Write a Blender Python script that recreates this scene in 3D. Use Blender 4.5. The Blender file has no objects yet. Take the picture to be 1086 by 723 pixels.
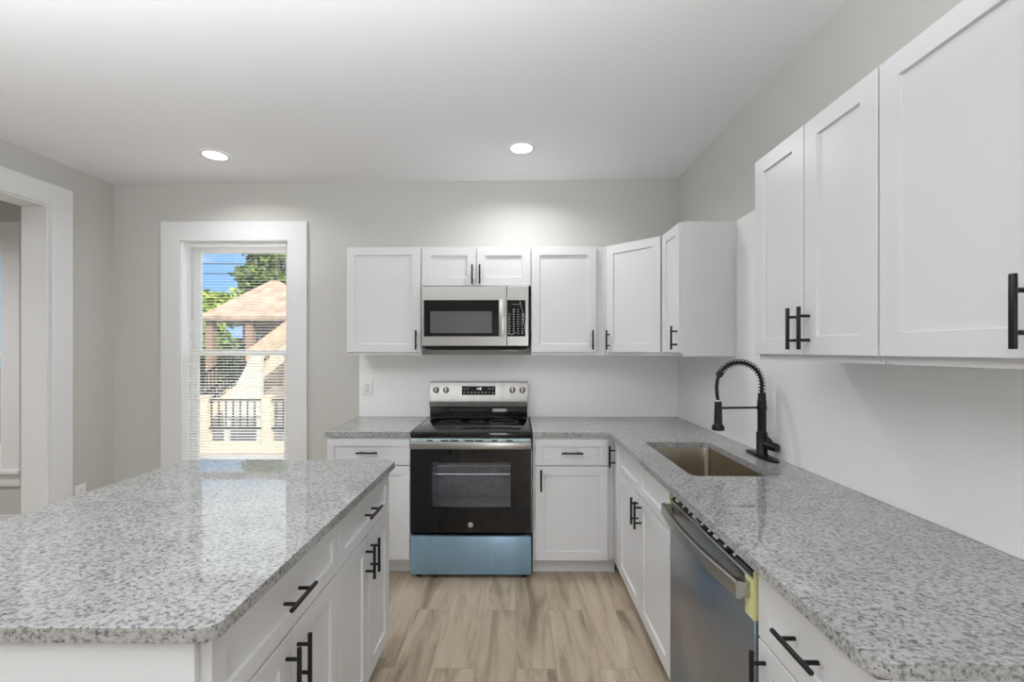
import bpy, bmesh, math, random
from mathutils import Vector, Matrix

# ------------------------------------------------------------------ camera, world, lights, exposure
C = bpy.context.scene.collection
SC = bpy.context.scene
R = math.radians
PI = math.pi

SC.view_settings.view_transform = 'Standard'
SC.view_settings.look = 'None'
SC.view_settings.gamma = 1.0
SC.view_settings.use_curve_mapping = False
SC.view_settings.exposure = 0.0

FPX = 470.0                      # focal length in pixels of the 1086 px wide frame
cam_d = bpy.data.cameras.new('camera')
cam_d.sensor_width = 36.0
cam_d.lens = FPX / 1086.0 * 36.0
cam_d.shift_y = 9.5 / 1086.0
cam_d.clip_start = 0.02
cam_d.clip_end = 300
cam = bpy.data.objects.new('camera', cam_d)
cam.location = (0, 0, 1.43)
cam.rotation_euler = (R(90), 0, R(0.4876))
C.objects.link(cam)
SC.camera = cam

LAMP_W = 8.0                    # watts of each recessed ceiling lamp
SUN_W = 4.8
SKY_W = 1.25

sun_d = bpy.data.lights.new('sun', 'SUN')
sun_d.energy = SUN_W
sun_d.angle = R(0.6)
sun_d.color = (1.0, 0.95, 0.87)
sun = bpy.data.objects.new('sun', sun_d)
sun.rotation_euler = (R(48), 0, R(38))     # from behind and above this house, out over the yard
C.objects.link(sun)

def fill_light(name, loc, rot, sx, sy, watts):
    """unseen area light added to brighten the kitchen, with no real source behind it"""
    d = bpy.data.lights.new(name, 'AREA')
    d.shape = 'RECTANGLE'; d.size = sx; d.size_y = sy; d.energy = watts; d.color = (0.915, 0.96, 1.0)
    o = bpy.data.objects.new(name, d); C.objects.link(o)
    o.location = loc; o.rotation_euler = rot
fill_light('rear_fill', (-2.2, -3.28, 1.55), (R(115), 0, 0), 1.5, 1.5, 4)  # unseen fill added at the rear wall, which has no window
fill_light('side_fill', (-3.12, -1.2, 1.55), (R(115), 0, R(-90)), 1.8, 1.5, 5)  # unseen fill added at the left wall behind the camera, no window there
fill_light('bounce_fill', (-1.2, 0.0, 2.08), (R(177), 0, 0), 3.0, 2.2, 102)  # added unseen light aimed up, so its bounce evens out the kitchen
fill_light('low_rear_fill', (0.70, -3.28, 1.15), (R(92), 0, 0), 1.0, 1.9, 36)  # low fill added to lift base cabinets and tile; no glass door there
SC.cycles.diffuse_bounces = 8
SC.cycles.max_bounces = 12

world = bpy.data.worlds.new('world')
SC.world = world
world.use_nodes = True
nt = world.node_tree
nt.nodes.clear()
w_out = nt.nodes.new('ShaderNodeOutputWorld')
w_bg = nt.nodes.new('ShaderNodeBackground')
w_tc = nt.nodes.new('ShaderNodeTexCoord')
w_map = nt.nodes.new('ShaderNodeMapping')
w_map.inputs['Scale'].default_value = (1, 1, 3.2)
w_n = nt.nodes.new('ShaderNodeTexNoise')
w_n.inputs['Scale'].default_value = 4.2
w_n.inputs['Detail'].default_value = 7
w_r = nt.nodes.new('ShaderNodeValToRGB')
w_r.color_ramp.elements[0].position = 0.50
w_r.color_ramp.elements[0].color = (0.27, 0.52, 0.88, 1)
w_r.color_ramp.elements[1].position = 0.70
w_r.color_ramp.elements[1].color = (0.88, 0.92, 0.97, 1)
nt.links.new(w_tc.outputs['Generated'], w_map.inputs['Vector'])
nt.links.new(w_map.outputs['Vector'], w_n.inputs['Vector'])
nt.links.new(w_n.outputs['Fac'], w_r.inputs['Fac'])
w_sx = nt.nodes.new('ShaderNodeSeparateXYZ')
nt.links.new(w_tc.outputs['Generated'], w_sx.inputs[0])
w_g = nt.nodes.new('ShaderNodeMapRange')
w_g.inputs['From Min'].default_value = 0.20; w_g.inputs['From Max'].default_value = 0.29
w_g.inputs['To Min'].default_value = 0.0; w_g.inputs['To Max'].default_value = 1.0
nt.links.new(w_sx.outputs['Z'], w_g.inputs['Value'])
w_mx = nt.nodes.new('ShaderNodeMixRGB')
w_mx.inputs[2].default_value = (1.5, 1.52, 1.56, 1)
nt.links.new(w_g.outputs[0], w_mx.inputs[0]); nt.links.new(w_r.outputs['Color'], w_mx.inputs[1])
nt.links.new(w_mx.outputs[0], w_bg.inputs['Color'])
w_bg.inputs['Strength'].default_value = SKY_W
nt.links.new(w_bg.outputs[0], w_out.inputs['Surface'])

# ------------------------------------------------------------------ materials
def new_mat(name):
    m = bpy.data.materials.new(name)
    m.use_nodes = True
    return m, m.node_tree, m.node_tree.nodes['Principled BSDF']

def pmat(name, col, rough=0.5, metal=0.0, spec=0.5, coat=0.0, bump=0.0, bscale=200, var=0.0, vscale=6, stretch=None):
    """plain principled material with a small procedural variation"""
    m, t, b = new_mat(name)
    b.inputs['Base Color'].default_value = (*col, 1)
    b.inputs['Roughness'].default_value = rough
    b.inputs['Metallic'].default_value = metal
    b.inputs['Specular IOR Level'].default_value = spec
    b.inputs['Coat Weight'].default_value = coat
    b.inputs['Coat Roughness'].default_value = 0.05
    tc = t.nodes.new('ShaderNodeTexCoord')
    src = tc.outputs['Object']
    if stretch:
        mp = t.nodes.new('ShaderNodeMapping')
        mp.inputs['Scale'].default_value = stretch
        t.links.new(src, mp.inputs['Vector'])
        src = mp.outputs['Vector']
    if var:
        n = t.nodes.new('ShaderNodeTexNoise')
        n.inputs['Scale'].default_value = vscale
        n.inputs['Detail'].default_value = 5
        t.links.new(src, n.inputs['Vector'])
        r = t.nodes.new('ShaderNodeValToRGB')
        r.color_ramp.elements[0].position = 0.3
        r.color_ramp.elements[1].position = 0.7
        r.color_ramp.elements[0].color = (*[c * (1 - var) for c in col], 1)
        r.color_ramp.elements[1].color = (*[min(1, c * (1 + var)) for c in col], 1)
        t.links.new(n.outputs['Fac'], r.inputs['Fac'])
        t.links.new(r.outputs['Color'], b.inputs['Base Color'])
    if bump:
        n2 = t.nodes.new('ShaderNodeTexNoise')
        n2.inputs['Scale'].default_value = bscale
        n2.inputs['Detail'].default_value = 3
        t.links.new(src, n2.inputs['Vector'])
        bp = t.nodes.new('ShaderNodeBump')
        bp.inputs['Strength'].default_value = bump
        bp.inputs['Distance'].default_value = 0.002
        t.links.new(n2.outputs['Fac'], bp.inputs['Height'])
        t.links.new(bp.outputs['Normal'], b.inputs['Normal'])
    return m

M = {}
M['ceiling'] = pmat('ceiling_paint', (0.80, 0.80, 0.815), 0.8, bump=0.05, bscale=300)
M['wall'] = pmat('greige_wall_paint', (0.56, 0.552, 0.52), 0.65, bump=0.05, bscale=350)
M['trim'] = pmat('white_trim_paint', (0.76, 0.76, 0.765), 0.35)
M['cab'] = pmat('white_cabinet_lacquer', (0.70, 0.70, 0.707), 0.32)
M['black'] = pmat('matte_black_metal', (0.008, 0.0075, 0.007), 0.36, spec=0.35)
M['blackplastic'] = pmat('black_plastic', (0.014, 0.014, 0.016), 0.35)
M['steel'] = pmat('brushed_stainless_steel', (0.46, 0.445, 0.42), 0.30, metal=1.0, var=0.08, vscale=3, stretch=(1, 8, 160))
M['sinksteel'] = pmat('warm_sink_steel', (0.40, 0.35, 0.28), 0.30, metal=1.0, var=0.05, vscale=5)
M['blackglass'] = pmat('black_ceramic_glass', (0.006, 0.006, 0.007), 0.05, spec=0.5)
M['ovencavity'] = pmat('grey_enamel', (0.62, 0.62, 0.63), 0.5, var=0.15, vscale=20)
M['bluefilm'] = pmat('blue_protective_film', (0.27, 0.42, 0.55), 0.30, metal=0.4, var=0.12, vscale=2.5, stretch=(2.5, 1, 0.5))
M['cyanfilm'] = pmat('cyan_protective_film', (0.55, 0.68, 0.70), 0.3, var=0.15, vscale=20)
M['yellowtape'] = pmat('yellow_tape', (0.70, 0.70, 0.33), 0.4, var=0.08, vscale=20)
M['blind'] = pmat('white_vinyl_slat', (0.93, 0.93, 0.92), 0.45)
M['vinyl'] = pmat('white_sash_vinyl', (0.92, 0.92, 0.92), 0.35)
M['knobrim'] = pmat('dark_steel_rim', (0.16, 0.155, 0.15), 0.35, metal=1.0)
M['panelsteel'] = pmat('satin_panel_steel', (0.36, 0.345, 0.325), 0.32, metal=1.0, var=0.08, vscale=3, stretch=(8, 1, 1))
M['outlet'] = pmat('white_outlet_plastic', (0.82, 0.82, 0.80), 0.35)
M['mark'] = pmat('pale_print', (0.65, 0.66, 0.66), 0.5)
M['darkslot'] = pmat('dark_slot', (0.02, 0.02, 0.02), 0.7)
M['chrome'] = pmat('bright_wire', (0.75, 0.75, 0.74), 0.2, metal=1.0)
M['deck'] = pmat('tan_deck_wood', (0.62, 0.47, 0.33), 0.8, var=0.18, vscale=6, stretch=(1, 12, 1))
M['post'] = pmat('pale_timber_post', (0.72, 0.60, 0.46), 0.8, var=0.12, vscale=8)
M['siding'] = pmat('tan_house_siding', (0.36, 0.29, 0.23), 0.85, var=0.15, vscale=2)
M['brickred'] = pmat('red_brick_post', (0.34, 0.22, 0.16), 0.9, var=0.25, vscale=12)
M['roof'] = pmat('brown_roof_shingle', (0.43, 0.30, 0.23), 0.9, var=0.28, vscale=3)
M['white_ext'] = pmat('white_exterior_board', (0.66, 0.63, 0.56), 0.8, var=0.05)
M['ground'] = pmat('dark_gravel_ground', (0.13, 0.125, 0.125), 0.95, var=0.4, vscale=9)
M['leaf'] = pmat('green_leaves', (0.14, 0.20, 0.05), 0.7, var=0.5, vscale=3)
M['leaf2'] = pmat('yellow_green_leaves', (0.30, 0.38, 0.06), 0.7, var=0.4, vscale=3)
M['bark'] = pmat('brown_bark', (0.12, 0.085, 0.06), 0.9, var=0.3, vscale=15)

def emit_mat(name, col, s):
    m, t, b = new_mat(name)
    b.inputs['Base Color'].default_value = (0.9, 0.9, 0.9, 1)
    b.inputs['Emission Color'].default_value = (*col, 1)
    b.inputs['Emission Strength'].default_value = s
    return m
M['lens'] = emit_mat('lit_lamp_lens', (1.0, 0.98, 0.95), 6.0)
M['digit'] = emit_mat('lit_clock_digits', (0.85, 0.95, 1.0), 0.9)

def glass_mat(name, tint, gloss=0.9, see=0.9, fac_min=0.04, rough=0.02):
    m, t, b = new_mat(name)
    t.nodes.remove(b)
    out = t.nodes['Material Output']
    tr = t.nodes.new('ShaderNodeBsdfTransparent'); tr.inputs['Color'].default_value = (*tint, 1)
    gl = t.nodes.new('ShaderNodeBsdfGlossy'); gl.inputs['Roughness'].default_value = rough
    gl.inputs['Color'].default_value = (gloss, gloss, gloss, 1)
    fr = t.nodes.new('ShaderNodeFresnel'); fr.inputs['IOR'].default_value = 1.5
    mx = t.nodes.new('ShaderNodeMixShader')
    geo = t.nodes.new('ShaderNodeNewGeometry')      # only the outer faces reflect
    inv = t.nodes.new('ShaderNodeMath'); inv.operation = 'SUBTRACT'; inv.inputs[0].default_value = 1.0
    mul = t.nodes.new('ShaderNodeMath'); mul.operation = 'MULTIPLY'
    t.links.new(geo.outputs['Backfacing'], inv.inputs[1])
    t.links.new(fr.outputs[0], mul.inputs[0]); t.links.new(inv.outputs[0], mul.inputs[1])
    t.links.new(mul.outputs[0], mx.inputs[0])
    t.links.new(tr.outputs[0], mx.inputs[1]); t.links.new(gl.outputs[0], mx.inputs[2])
    t.links.new(mx.outputs[0], out.inputs['Surface'])
    return m
M['pane'] = glass_mat('window_glass', (0.95, 0.97, 0.96))
M['ovenpane'] = glass_mat('tinted_oven_glass', (0.85, 0.85, 0.87))
M['microglass'] = pmat('grey_screened_glass', (0.10, 0.10, 0.10), 0.07, spec=0.9, coat=0.6)

def granite():
    m, t, b = new_mat('speckled_grey_granite')
    tc = t.nodes.new('ShaderNodeTexCoord')
    def noise(s, d, rg, off=0.0):
        mp = t.nodes.new('ShaderNodeMapping')
        mp.inputs['Location'].default_value = (off, off * 2, off * 3)
        mp.inputs['Rotation'].default_value = (0, 0, 0.5)
        mp.inputs['Scale'].default_value = (1.0, 1.35, 1.2)
        t.links.new(tc.outputs['Object'], mp.inputs['Vector'])
        n = t.nodes.new('ShaderNodeTexNoise')
        n.inputs['Scale'].default_value = s; n.inputs['Detail'].default_value = d; n.inputs['Roughness'].default_value = rg
        t.links.new(mp.outputs['Vector'], n.inputs['Vector'])
        return n.outputs['Fac']
    def ramp(src, pts):
        r = t.nodes.new('ShaderNodeValToRGB')
        e = r.color_ramp.elements
        e[0].position, e[0].color = pts[0][0], (*pts[0][1], 1)
        e[1].position, e[1].color = pts[-1][0], (*pts[-1][1], 1)
        for p, c in pts[1:-1]:
            k = e.new(p); k.color = (*c, 1)
        t.links.new(src, r.inputs['Fac'])
        return r.outputs['Color']
    base = ramp(noise(90, 4, 0.62), [(0.29, (0.09, 0.09, 0.092)), (0.40, (0.23, 0.23, 0.23)), (0.485, (0.385, 0.385, 0.377)), (0.62, (0.475, 0.475, 0.465))])
    cloud = ramp(noise(7, 4, 0.6, 3.1), [(0.35, (0.86, 0.86, 0.86)), (0.65, (1.0, 1.0, 1.0))])
    fleck = ramp(noise(130, 2, 0.5, 7.7), [(0.29, (0.06, 0.06, 0.065)), (0.37, (1, 1, 1))])
    m1 = t.nodes.new('ShaderNodeMixRGB'); m1.blend_type = 'MULTIPLY'; m1.inputs[0].default_value = 1
    m2 = t.nodes.new('ShaderNodeMixRGB'); m2.blend_type = 'MULTIPLY'; m2.inputs[0].default_value = 0.85
    t.links.new(base, m1.inputs[1]); t.links.new(cloud, m1.inputs[2])
    t.links.new(m1.outputs[0], m2.inputs[1]); t.links.new(fleck, m2.inputs[2])
    t.links.new(m2.outputs[0], b.inputs['Base Color'])
    b.inputs['Roughness'].default_value = 0.03
    b.inputs['Specular IOR Level'].default_value = 0.8
    return m
M['granite'] = granite()

def plank_floor():
    m, t, b = new_mat('oak_vinyl_planks')
    tc = t.nodes.new('ShaderNodeTexCoord')
    sx = t.nodes.new('ShaderNodeSeparateXYZ'); t.links.new(tc.outputs['Object'], sx.inputs[0])
    cb = t.nodes.new('ShaderNodeCombineXYZ')
    t.links.new(sx.outputs['Y'], cb.inputs['X']); t.links.new(sx.outputs['X'], cb.inputs['Y'])
    br = t.nodes.new('ShaderNodeTexBrick')
    br.offset = 0.37
    br.inputs['Scale'].default_value = 1.0
    br.inputs['Brick Width'].default_value = 1.22
    br.inputs['Row Height'].default_value = 0.182
    br.inputs['Mortar Size'].default_value = 0.0012
    br.inputs['Mortar Smooth'].default_value = 0.2
    br.inputs['Color1'].default_value = (0.0, 0.0, 0.0, 1)
    br.inputs['Color2'].default_value = (1, 1, 1, 1)
    br.inputs['Mortar'].default_value = (0.3, 0.3, 0.3, 1)
    t.links.new(cb.outputs[0], br.inputs['Vector'])
    # grain, shifted for each plank
    vm = t.nodes.new('ShaderNodeVectorMath'); vm.operation = 'SCALE'; vm.inputs['Scale'].default_value = 9.0
    t.links.new(br.outputs['Color'], vm.inputs[0])
    va = t.nodes.new('ShaderNodeVectorMath'); va.operation = 'ADD'
    t.links.new(cb.outputs[0], va.inputs[0]); t.links.new(vm.outputs[0], va.inputs[1])
    mp = t.nodes.new('ShaderNodeMapping'); mp.inputs['Scale'].default_value = (0.9, 6.5, 1)
    t.links.new(va.outputs[0], mp.inputs['Vector'])
    n = t.nodes.new('ShaderNodeTexNoise'); n.inputs['Scale'].default_value = 1.6; n.inputs['Detail'].default_value = 7; n.inputs['Roughness'].default_value = 0.62
    n.inputs['Distortion'].default_value = 0.9
    t.links.new(mp.outputs[0], n.inputs['Vector'])
    r = t.nodes.new('ShaderNodeValToRGB')
    e = r.color_ramp.elements
    e[0].position, e[0].color = 0.29, (0.225, 0.168, 0.115, 1)
    e[1].position, e[1].color = 0.71, (0.64, 0.55, 0.425, 1)
    k = e.new(0.50); k.color = (0.49, 0.40, 0.298, 1)
    t.links.new(n.outputs['Fac'], r.inputs['Fac'])
    tint = t.nodes.new('ShaderNodeValToRGB')
    tint.color_ramp.elements[0].color = (0.88, 0.875, 0.865, 1)
    tint.color_ramp.elements[1].color = (1.0, 1.0, 1.0, 1)
    t.links.new(br.outputs['Color'], tint.inputs['Fac'])
    mx = t.nodes.new('ShaderNodeMixRGB'); mx.blend_type = 'MULTIPLY'; mx.inputs[0].default_value = 1
    t.links.new(r.outputs['Color'], mx.inputs[1]); t.links.new(tint.outputs['Color'], mx.inputs[2])
    sm = t.nodes.new('ShaderNodeMixRGB'); sm.blend_type = 'MIX'
    sm.inputs[2].default_value = (0.13, 0.10, 0.075, 1)
    mf = t.nodes.new('ShaderNodeMath'); mf.operation = 'MULTIPLY'; mf.inputs[1].default_value = 0.35
    t.links.new(br.outputs['Fac'], mf.inputs[0])
    t.links.new(mf.outputs[0], sm.inputs[0])
    t.links.new(mx.outputs[0], sm.inputs[1])
    t.links.new(sm.outputs[0], b.inputs['Base Color'])
    b.inputs['Roughness'].default_value = 0.45
    return m
M['floor'] = plank_floor()

def tile(axis):
    m, t, b = new_mat('white_subway_tile_' + axis)
    tc = t.nodes.new('ShaderNodeTexCoord')
    sx = t.nodes.new('ShaderNodeSeparateXYZ'); t.links.new(tc.outputs['Object'], sx.inputs[0])
    cb = t.nodes.new('ShaderNodeCombineXYZ')
    t.links.new(sx.outputs[axis], cb.inputs['X'])
    ad = t.nodes.new('ShaderNodeMath'); ad.operation = 'ADD'; ad.inputs[1].default_value = -0.914
    t.links.new(sx.outputs['Z'], ad.inputs[0]); t.links.new(ad.outputs[0], cb.inputs['Y'])
    br = t.nodes.new('ShaderNodeTexBrick')
    br.inputs['Scale'].default_value = 1.0
    br.inputs['Brick Width'].default_value = 0.305
    br.inputs['Row Height'].default_value = 0.0965
    br.inputs['Mortar Size'].default_value = 0.0013
    br.inputs['Mortar Smooth'].default_value = 0.3
    br.inputs['Color1'].default_value = (0.89, 0.89, 0.89, 1)
    br.inputs['Color2'].default_value = (0.88, 0.88, 0.88, 1)
    br.inputs['Mortar'].default_value = (0.84, 0.84, 0.84, 1)
    t.links.new(cb.outputs[0], br.inputs['Vector'])
    t.links.new(br.outputs['Color'], b.inputs['Base Color'])
    inv = t.nodes.new('ShaderNodeMath'); inv.operation = 'SUBTRACT'; inv.inputs[0].default_value = 1
    t.links.new(br.outputs['Fac'], inv.inputs[1])
    bp = t.nodes.new('ShaderNodeBump'); bp.inputs['Strength'].default_value = 0.15; bp.inputs['Distance'].default_value = 0.001
    t.links.new(inv.outputs[0], bp.inputs['Height']); t.links.new(bp.outputs['Normal'], b.inputs['Normal'])
    b.inputs['Roughness'].default_value = 0.28
    return m
M['tile_x'] = tile('X')
M['tile_y'] = tile('Y')

def dw_steel():
    """stainless dishwasher skin under a smoky bluish protective film"""
    m, t, b = new_mat('filmed_stainless_steel')
    tc = t.nodes.new('ShaderNodeTexCoord')
    n = t.nodes.new('ShaderNodeTexNoise'); n.inputs['Scale'].default_value = 3.0; n.inputs['Detail'].default_value = 3
    t.links.new(tc.outputs['Object'], n.inputs['Vector'])
    r = t.nodes.new('ShaderNodeValToRGB')
    r.color_ramp.elements[0].position = 0.42; r.color_ramp.elements[0].color = (0.33, 0.34, 0.36, 1)
    r.color_ramp.elements[1].position = 0.66; r.color_ramp.elements[1].color = (0.23, 0.33, 0.43, 1)
    t.links.new(n.outputs['Fac'], r.inputs['Fac'])
    t.links.new(r.outputs['Color'], b.inputs['Base Color'])
    b.inputs['Metallic'].default_value = 0.85
    b.inputs['Roughness'].default_value = 0.30
    return m
M['dwfilm'] = dw_steel()

# ------------------------------------------------------------------ mesh helpers
def world_loc(o):
    v = Vector((0, 0, 0))
    while o:
        v = v + o.location
        o = o.parent
    return v

class MB:
    """collects shapes, then links them as one mesh object"""
    def __init__(self):
        self.bm = bmesh.new()

    def box(self, x0, x1, y0, y1, z0, z1, bev=0.0, seg=2):
        r = bmesh.ops.create_cube(self.bm, size=1.0)
        vs = r['verts']
        for v in vs:
            v.co.x = x0 if v.co.x < 0 else x1
            v.co.y = y0 if v.co.y < 0 else y1
            v.co.z = z0 if v.co.z < 0 else z1
        if bev:
            es = list({e for v in vs for e in v.link_edges})
            bmesh.ops.bevel(self.bm, geom=es, offset=bev, segments=seg, profile=0.5, affect='EDGES')
        return self

    def cyl(self, p0, p1, r, seg=20, r2=None, bev=0.0):
        p0, p1 = Vector(p0), Vector(p1)
        d = p1 - p0
        q = d.to_track_quat('Z', 'Y').to_matrix().to_4x4()
        mt = Matrix.Translation((p0 + p1) / 2) @ q
        res = bmesh.ops.create_cone(self.bm, cap_ends=True, segments=seg, radius1=r, radius2=r if r2 is None else r2, depth=d.length, matrix=mt)
        if bev:
            es = [e for e in {e for v in res['verts'] for e in v.link_edges} if any(len(f.verts) > 4 for f in e.link_faces)]
            bmesh.ops.bevel(self.bm, geom=es, offset=bev, segments=2, profile=0.5, affect='EDGES')
        return self

    def tube(self, pts, r, seg=10, closed=False):
        pts = [Vector(p) for p in pts]
        n = len(pts)
        rs = r if isinstance(r, (list, tuple)) else [r] * n
        rings = []
        up = None
        for i, p in enumerate(pts):
            if closed:
                t = pts[(i + 1) % n] - pts[i - 1]
            else:
                t = pts[min(i + 1, n - 1)] - pts[max(i - 1, 0)]
            t.normalize()
            if up is None:
                up = Vector((0, 0, 1)) if abs(t.z) < 0.9 else Vector((1, 0, 0))
            up = (up - t * up.dot(t)).normalized()
            s = t.cross(up)
            rings.append([self.bm.verts.new(p + (up * math.cos(2 * PI * k / seg) + s * math.sin(2 * PI * k / seg)) * rs[i]) for k in range(seg)])
        for i in range(n if closed else n - 1):
            a, b = rings[i], rings[(i + 1) % n]
            for k in range(seg):
                self.bm.faces.new((a[k], a[(k + 1) % seg], b[(k + 1) % seg], b[k]))
        if not closed:
            self.bm.faces.new(rings[0][::-1]); self.bm.faces.new(rings[-1])
        return self

    def lathe(self, cx, cy, prof, seg=28, sx=1.0, sy=1.0):
        """prof: list of (radius, z)"""
        rings = []
        for r, z in prof:
            if r <= 1e-6:
                rings.append([self.bm.verts.new((cx, cy, z))])
            else:
                rings.append([self.bm.verts.new((cx + sx * r * math.cos(2 * PI * k / seg), cy + sy * r * math.sin(2 * PI * k / seg), z)) for k in range(seg)])
        for a, b in zip(rings, rings[1:]):
            for k in range(seg):
                k2 = (k + 1) % seg
                if len(a) == 1 and len(b) == 1: continue
                if len(a) == 1: self.bm.faces.new((a[0], b[k], b[k2]))
                elif len(b) == 1: self.bm.faces.new((a[k], a[k2], b[0]))
                else: self.bm.faces.new((a[k], a[k2], b[k2], b[k]))
        return self

    def loops(self, rings, cap0=False, cap1=False):
        """rings of equal length joined by quads"""
        vr = [[self.bm.verts.new(p) for p in r] for r in rings]
        n = len(vr[0])
        for a, b in zip(vr, vr[1:]):
            for k in range(n):
                self.bm.faces.new((a[k], a[(k + 1) % n], b[(k + 1) % n], b[k]))
        if cap0: self.bm.faces.new(vr[0][::-1])
        if cap1: self.bm.faces.new(vr[-1])
        return self

    def prism(self, poly, fn, a, b):
        """extrude the 2-D outline from a to b; fn(u, v, w) -> 3-D point"""
        return self.loops([[fn(u, v, a) for u, v in poly], [fn(u, v, b) for u, v in poly]], True, True)

    def slab(self, outer, z0, z1, holes=()):
        """flat slab with an outline and holes"""
        bm2 = bmesh.new()
        edges = []
        for loop in [outer, *holes]:
            vs = [bm2.verts.new((x, y, z0)) for x, y in loop]
            edges += [bm2.edges.new((vs[i], vs[(i + 1) % len(vs)])) for i in range(len(vs))]
        bmesh.ops.triangle_fill(bm2, use_beauty=True, use_dissolve=False, edges=edges)
        bmesh.ops.recalc_face_normals(bm2, faces=bm2.faces[:])
        r = bmesh.ops.extrude_face_region(bm2, geom=bm2.faces[:])
        for g in r['geom']:
            if isinstance(g, bmesh.types.BMVert):
                g.co.z = z1
        me = bpy.data.meshes.new('tmp')
        bmesh.ops.recalc_face_normals(bm2, faces=bm2.faces[:])
        bm2.to_mesh(me); bm2.free()
        self.bm.from_mesh(me)
        bpy.data.meshes.remove(me)
        return self

    def build(self, name, mat, parent=None, local=False, sharp=35):
        bm = self.bm
        bmesh.ops.recalc_face_normals(bm, faces=bm.faces[:])
        me = bpy.data.meshes.new(name)
        bm.to_mesh(me); bm.free()
        if parent is not None and not local:
            off = world_loc(parent)
            me.transform(Matrix.Translation(-off))
        me.materials.append(M[mat] if isinstance(mat, str) else mat)
        for p in me.polygons:
            p.use_smooth = True
        me.set_sharp_from_angle(angle=R(sharp))
        o = bpy.data.objects.new(name, me)
        C.objects.link(o)
        if parent is not None:
            o.parent = parent
        return o

def thing(name, label, cat, loc=(0, 0, 0), rz=0.0, group=None):
    o = bpy.data.objects.new(name, None)
    o.empty_display_size = 0.1
    C.objects.link(o)
    o.location = loc
    o.rotation_euler = (0, 0, rz)
    o['label'] = label; o['category'] = cat
    if group: o['group'] = group
    return o

def tag(o, label, cat, group=None):
    o['label'] = label; o['category'] = cat
    if group: o['group'] = group
    return o

def struct(o, label=None):
    o['kind'] = 'structure'
    if label:
        o['label'] = label
    return o

def rrect(x0, x1, y0, y1, r, n=5):
    """rounded rectangle outline; r may be four radii (x0y0, x1y0, x1y1, x0y1)"""
    rr = r if isinstance(r, (list, tuple)) else [r] * 4
    pts = []
    for (cx, cy, a0, q) in ((x0, y0, PI, rr[0]), (x1, y0, 1.5 * PI, rr[1]), (x1, y1, 0, rr[2]), (x0, y1, 0.5 * PI, rr[3])):
        sx = 1 if cx == x0 else -1
        sy = 1 if cy == y0 else -1
        if q < 1e-5:
            pts.append((cx, cy)); continue
        for k in range(n + 1):
            a = a0 + (PI / 2) * k / n
            pts.append((cx + sx * q + q * math.cos(a), cy + sy * q + q * math.sin(a)))
    return pts

def bevel_mod(o, w, seg=3, ang=40):
    b = o.modifiers.new('edge_round', 'BEVEL')
    b.width = w; b.segments = seg; b.limit_method = 'ANGLE'; b.angle_limit = R(ang)
    return o

# ------------------------------------------------------------------ dimensions
XR = 1.253          # right wall face
XL = -3.137         # left wall face
YB = 3.433          # back wall face
ZC_R, ZC_L = 2.753, 2.716
CT, CB = 0.914, 0.884    # granite top and underside
UB, UT = 1.394, 2.156    # wall cabinets
YREAR = -3.3
XHL = -6.4

# ------------------------------------------------------------------ room shell
def struct_box(name, mat, *boxes):
    mb = MB()
    for b in boxes:
        mb.box(*b)
    return struct(mb.build(name, mat))

struct_box('floor', 'floor', (XHL - 0.2, XR + 0.2, YREAR - 0.2, YB + 0.0, -0.12, 0.0))
mb = MB()
mb.prism([(XL - 0.2, ZC_L), (XR + 0.2, ZC_R + 0.0017), (XR + 0.2, 3.0), (XL - 0.2, 3.0)], lambda u, v, w: (u, w, v), YREAR - 0.2, YB + 0.16)
mb.box(XHL - 0.2, XL - 0.17, YREAR - 0.2, YB + 0.16, 2.716, 3.0)
struct(mb.build('ceiling', 'ceiling'))

# window openings (x0, x1, z0, z1) in the back wall
W1 = (-2.610, -1.759, 0.50, 2.283)
W2 = (-4.83, -4.00, 0.50, 2.283)
struct_box('wall_back', 'wall',
           (XL - 0.08, W1[0], YB, YB + 0.16, -0.1, 2.9), (W1[1], XR + 0.2, YB, YB + 0.16, -0.1, 2.9),
           (W1[0], W1[1], YB, YB + 0.16, -0.1, W1[2]), (W1[0], W1[1], YB, YB + 0.16, W1[3], 2.9))
struct_box('wall_hall', 'wall',
           (XHL, W2[0], YB, YB + 0.16, -0.1, 2.9), (W2[1], XL - 0.08, YB, YB + 0.16, -0.1, 2.9),
           (W2[0], W2[1], YB, YB + 0.16, -0.1, W2[2]), (W2[0], W2[1], YB, YB + 0.16, W2[3], 2.9),
           (XHL - 0.15, XHL, YREAR, YB + 0.16, -0.1, 2.9))
struct_box('wall_right', 'wall', (XR, XR + 0.15, YREAR, YB, -0.1, 2.9))
DY0, DY1, DZ = 2.05, 2.956, 2.407      # cased opening in the left wall
XLO = XL - 0.165
struct_box('wall_left', 'wall', (XLO, XL, YREAR, DY0, -0.1, 2.9), (XLO, XL, DY1, YB, -0.1, 2.9), (XLO, XL, DY0, DY1, DZ, 2.9))
struct_box('wall_rear', 'wall', (XHL, -1.25, YREAR - 0.15, YREAR, -0.1, 2.9), (-0.35, XR + 0.15, YREAR - 0.15, YREAR, -0.1, 2.9), (-1.25, -0.35, YREAR - 0.15, YREAR, 2.05, 2.9))

# baseboards
struct_box('baseboard_back', 'trim', (XL + 0.001, W1[0] - 0.145, YB - 0.015, YB - 0.0005, 0, 0.14), (W1[0] - 0.143, -1.21, YB - 0.015, YB - 0.0005, 0, 0.14))
struct_box('baseboard_left', 'trim', (XL + 0.0005, XL + 0.015, DY1 + 0.145, YB - 0.017, 0, 0.14), (XL + 0.0005, XL + 0.015, YREAR + 0.01, DY0 - 0.145, 0, 0.14))
struct_box('baseboard_hall', 'trim', (XHL + 0.01, XLO - 0.001, YB - 0.015, YB - 0.0005, 0, 0.14))

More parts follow.
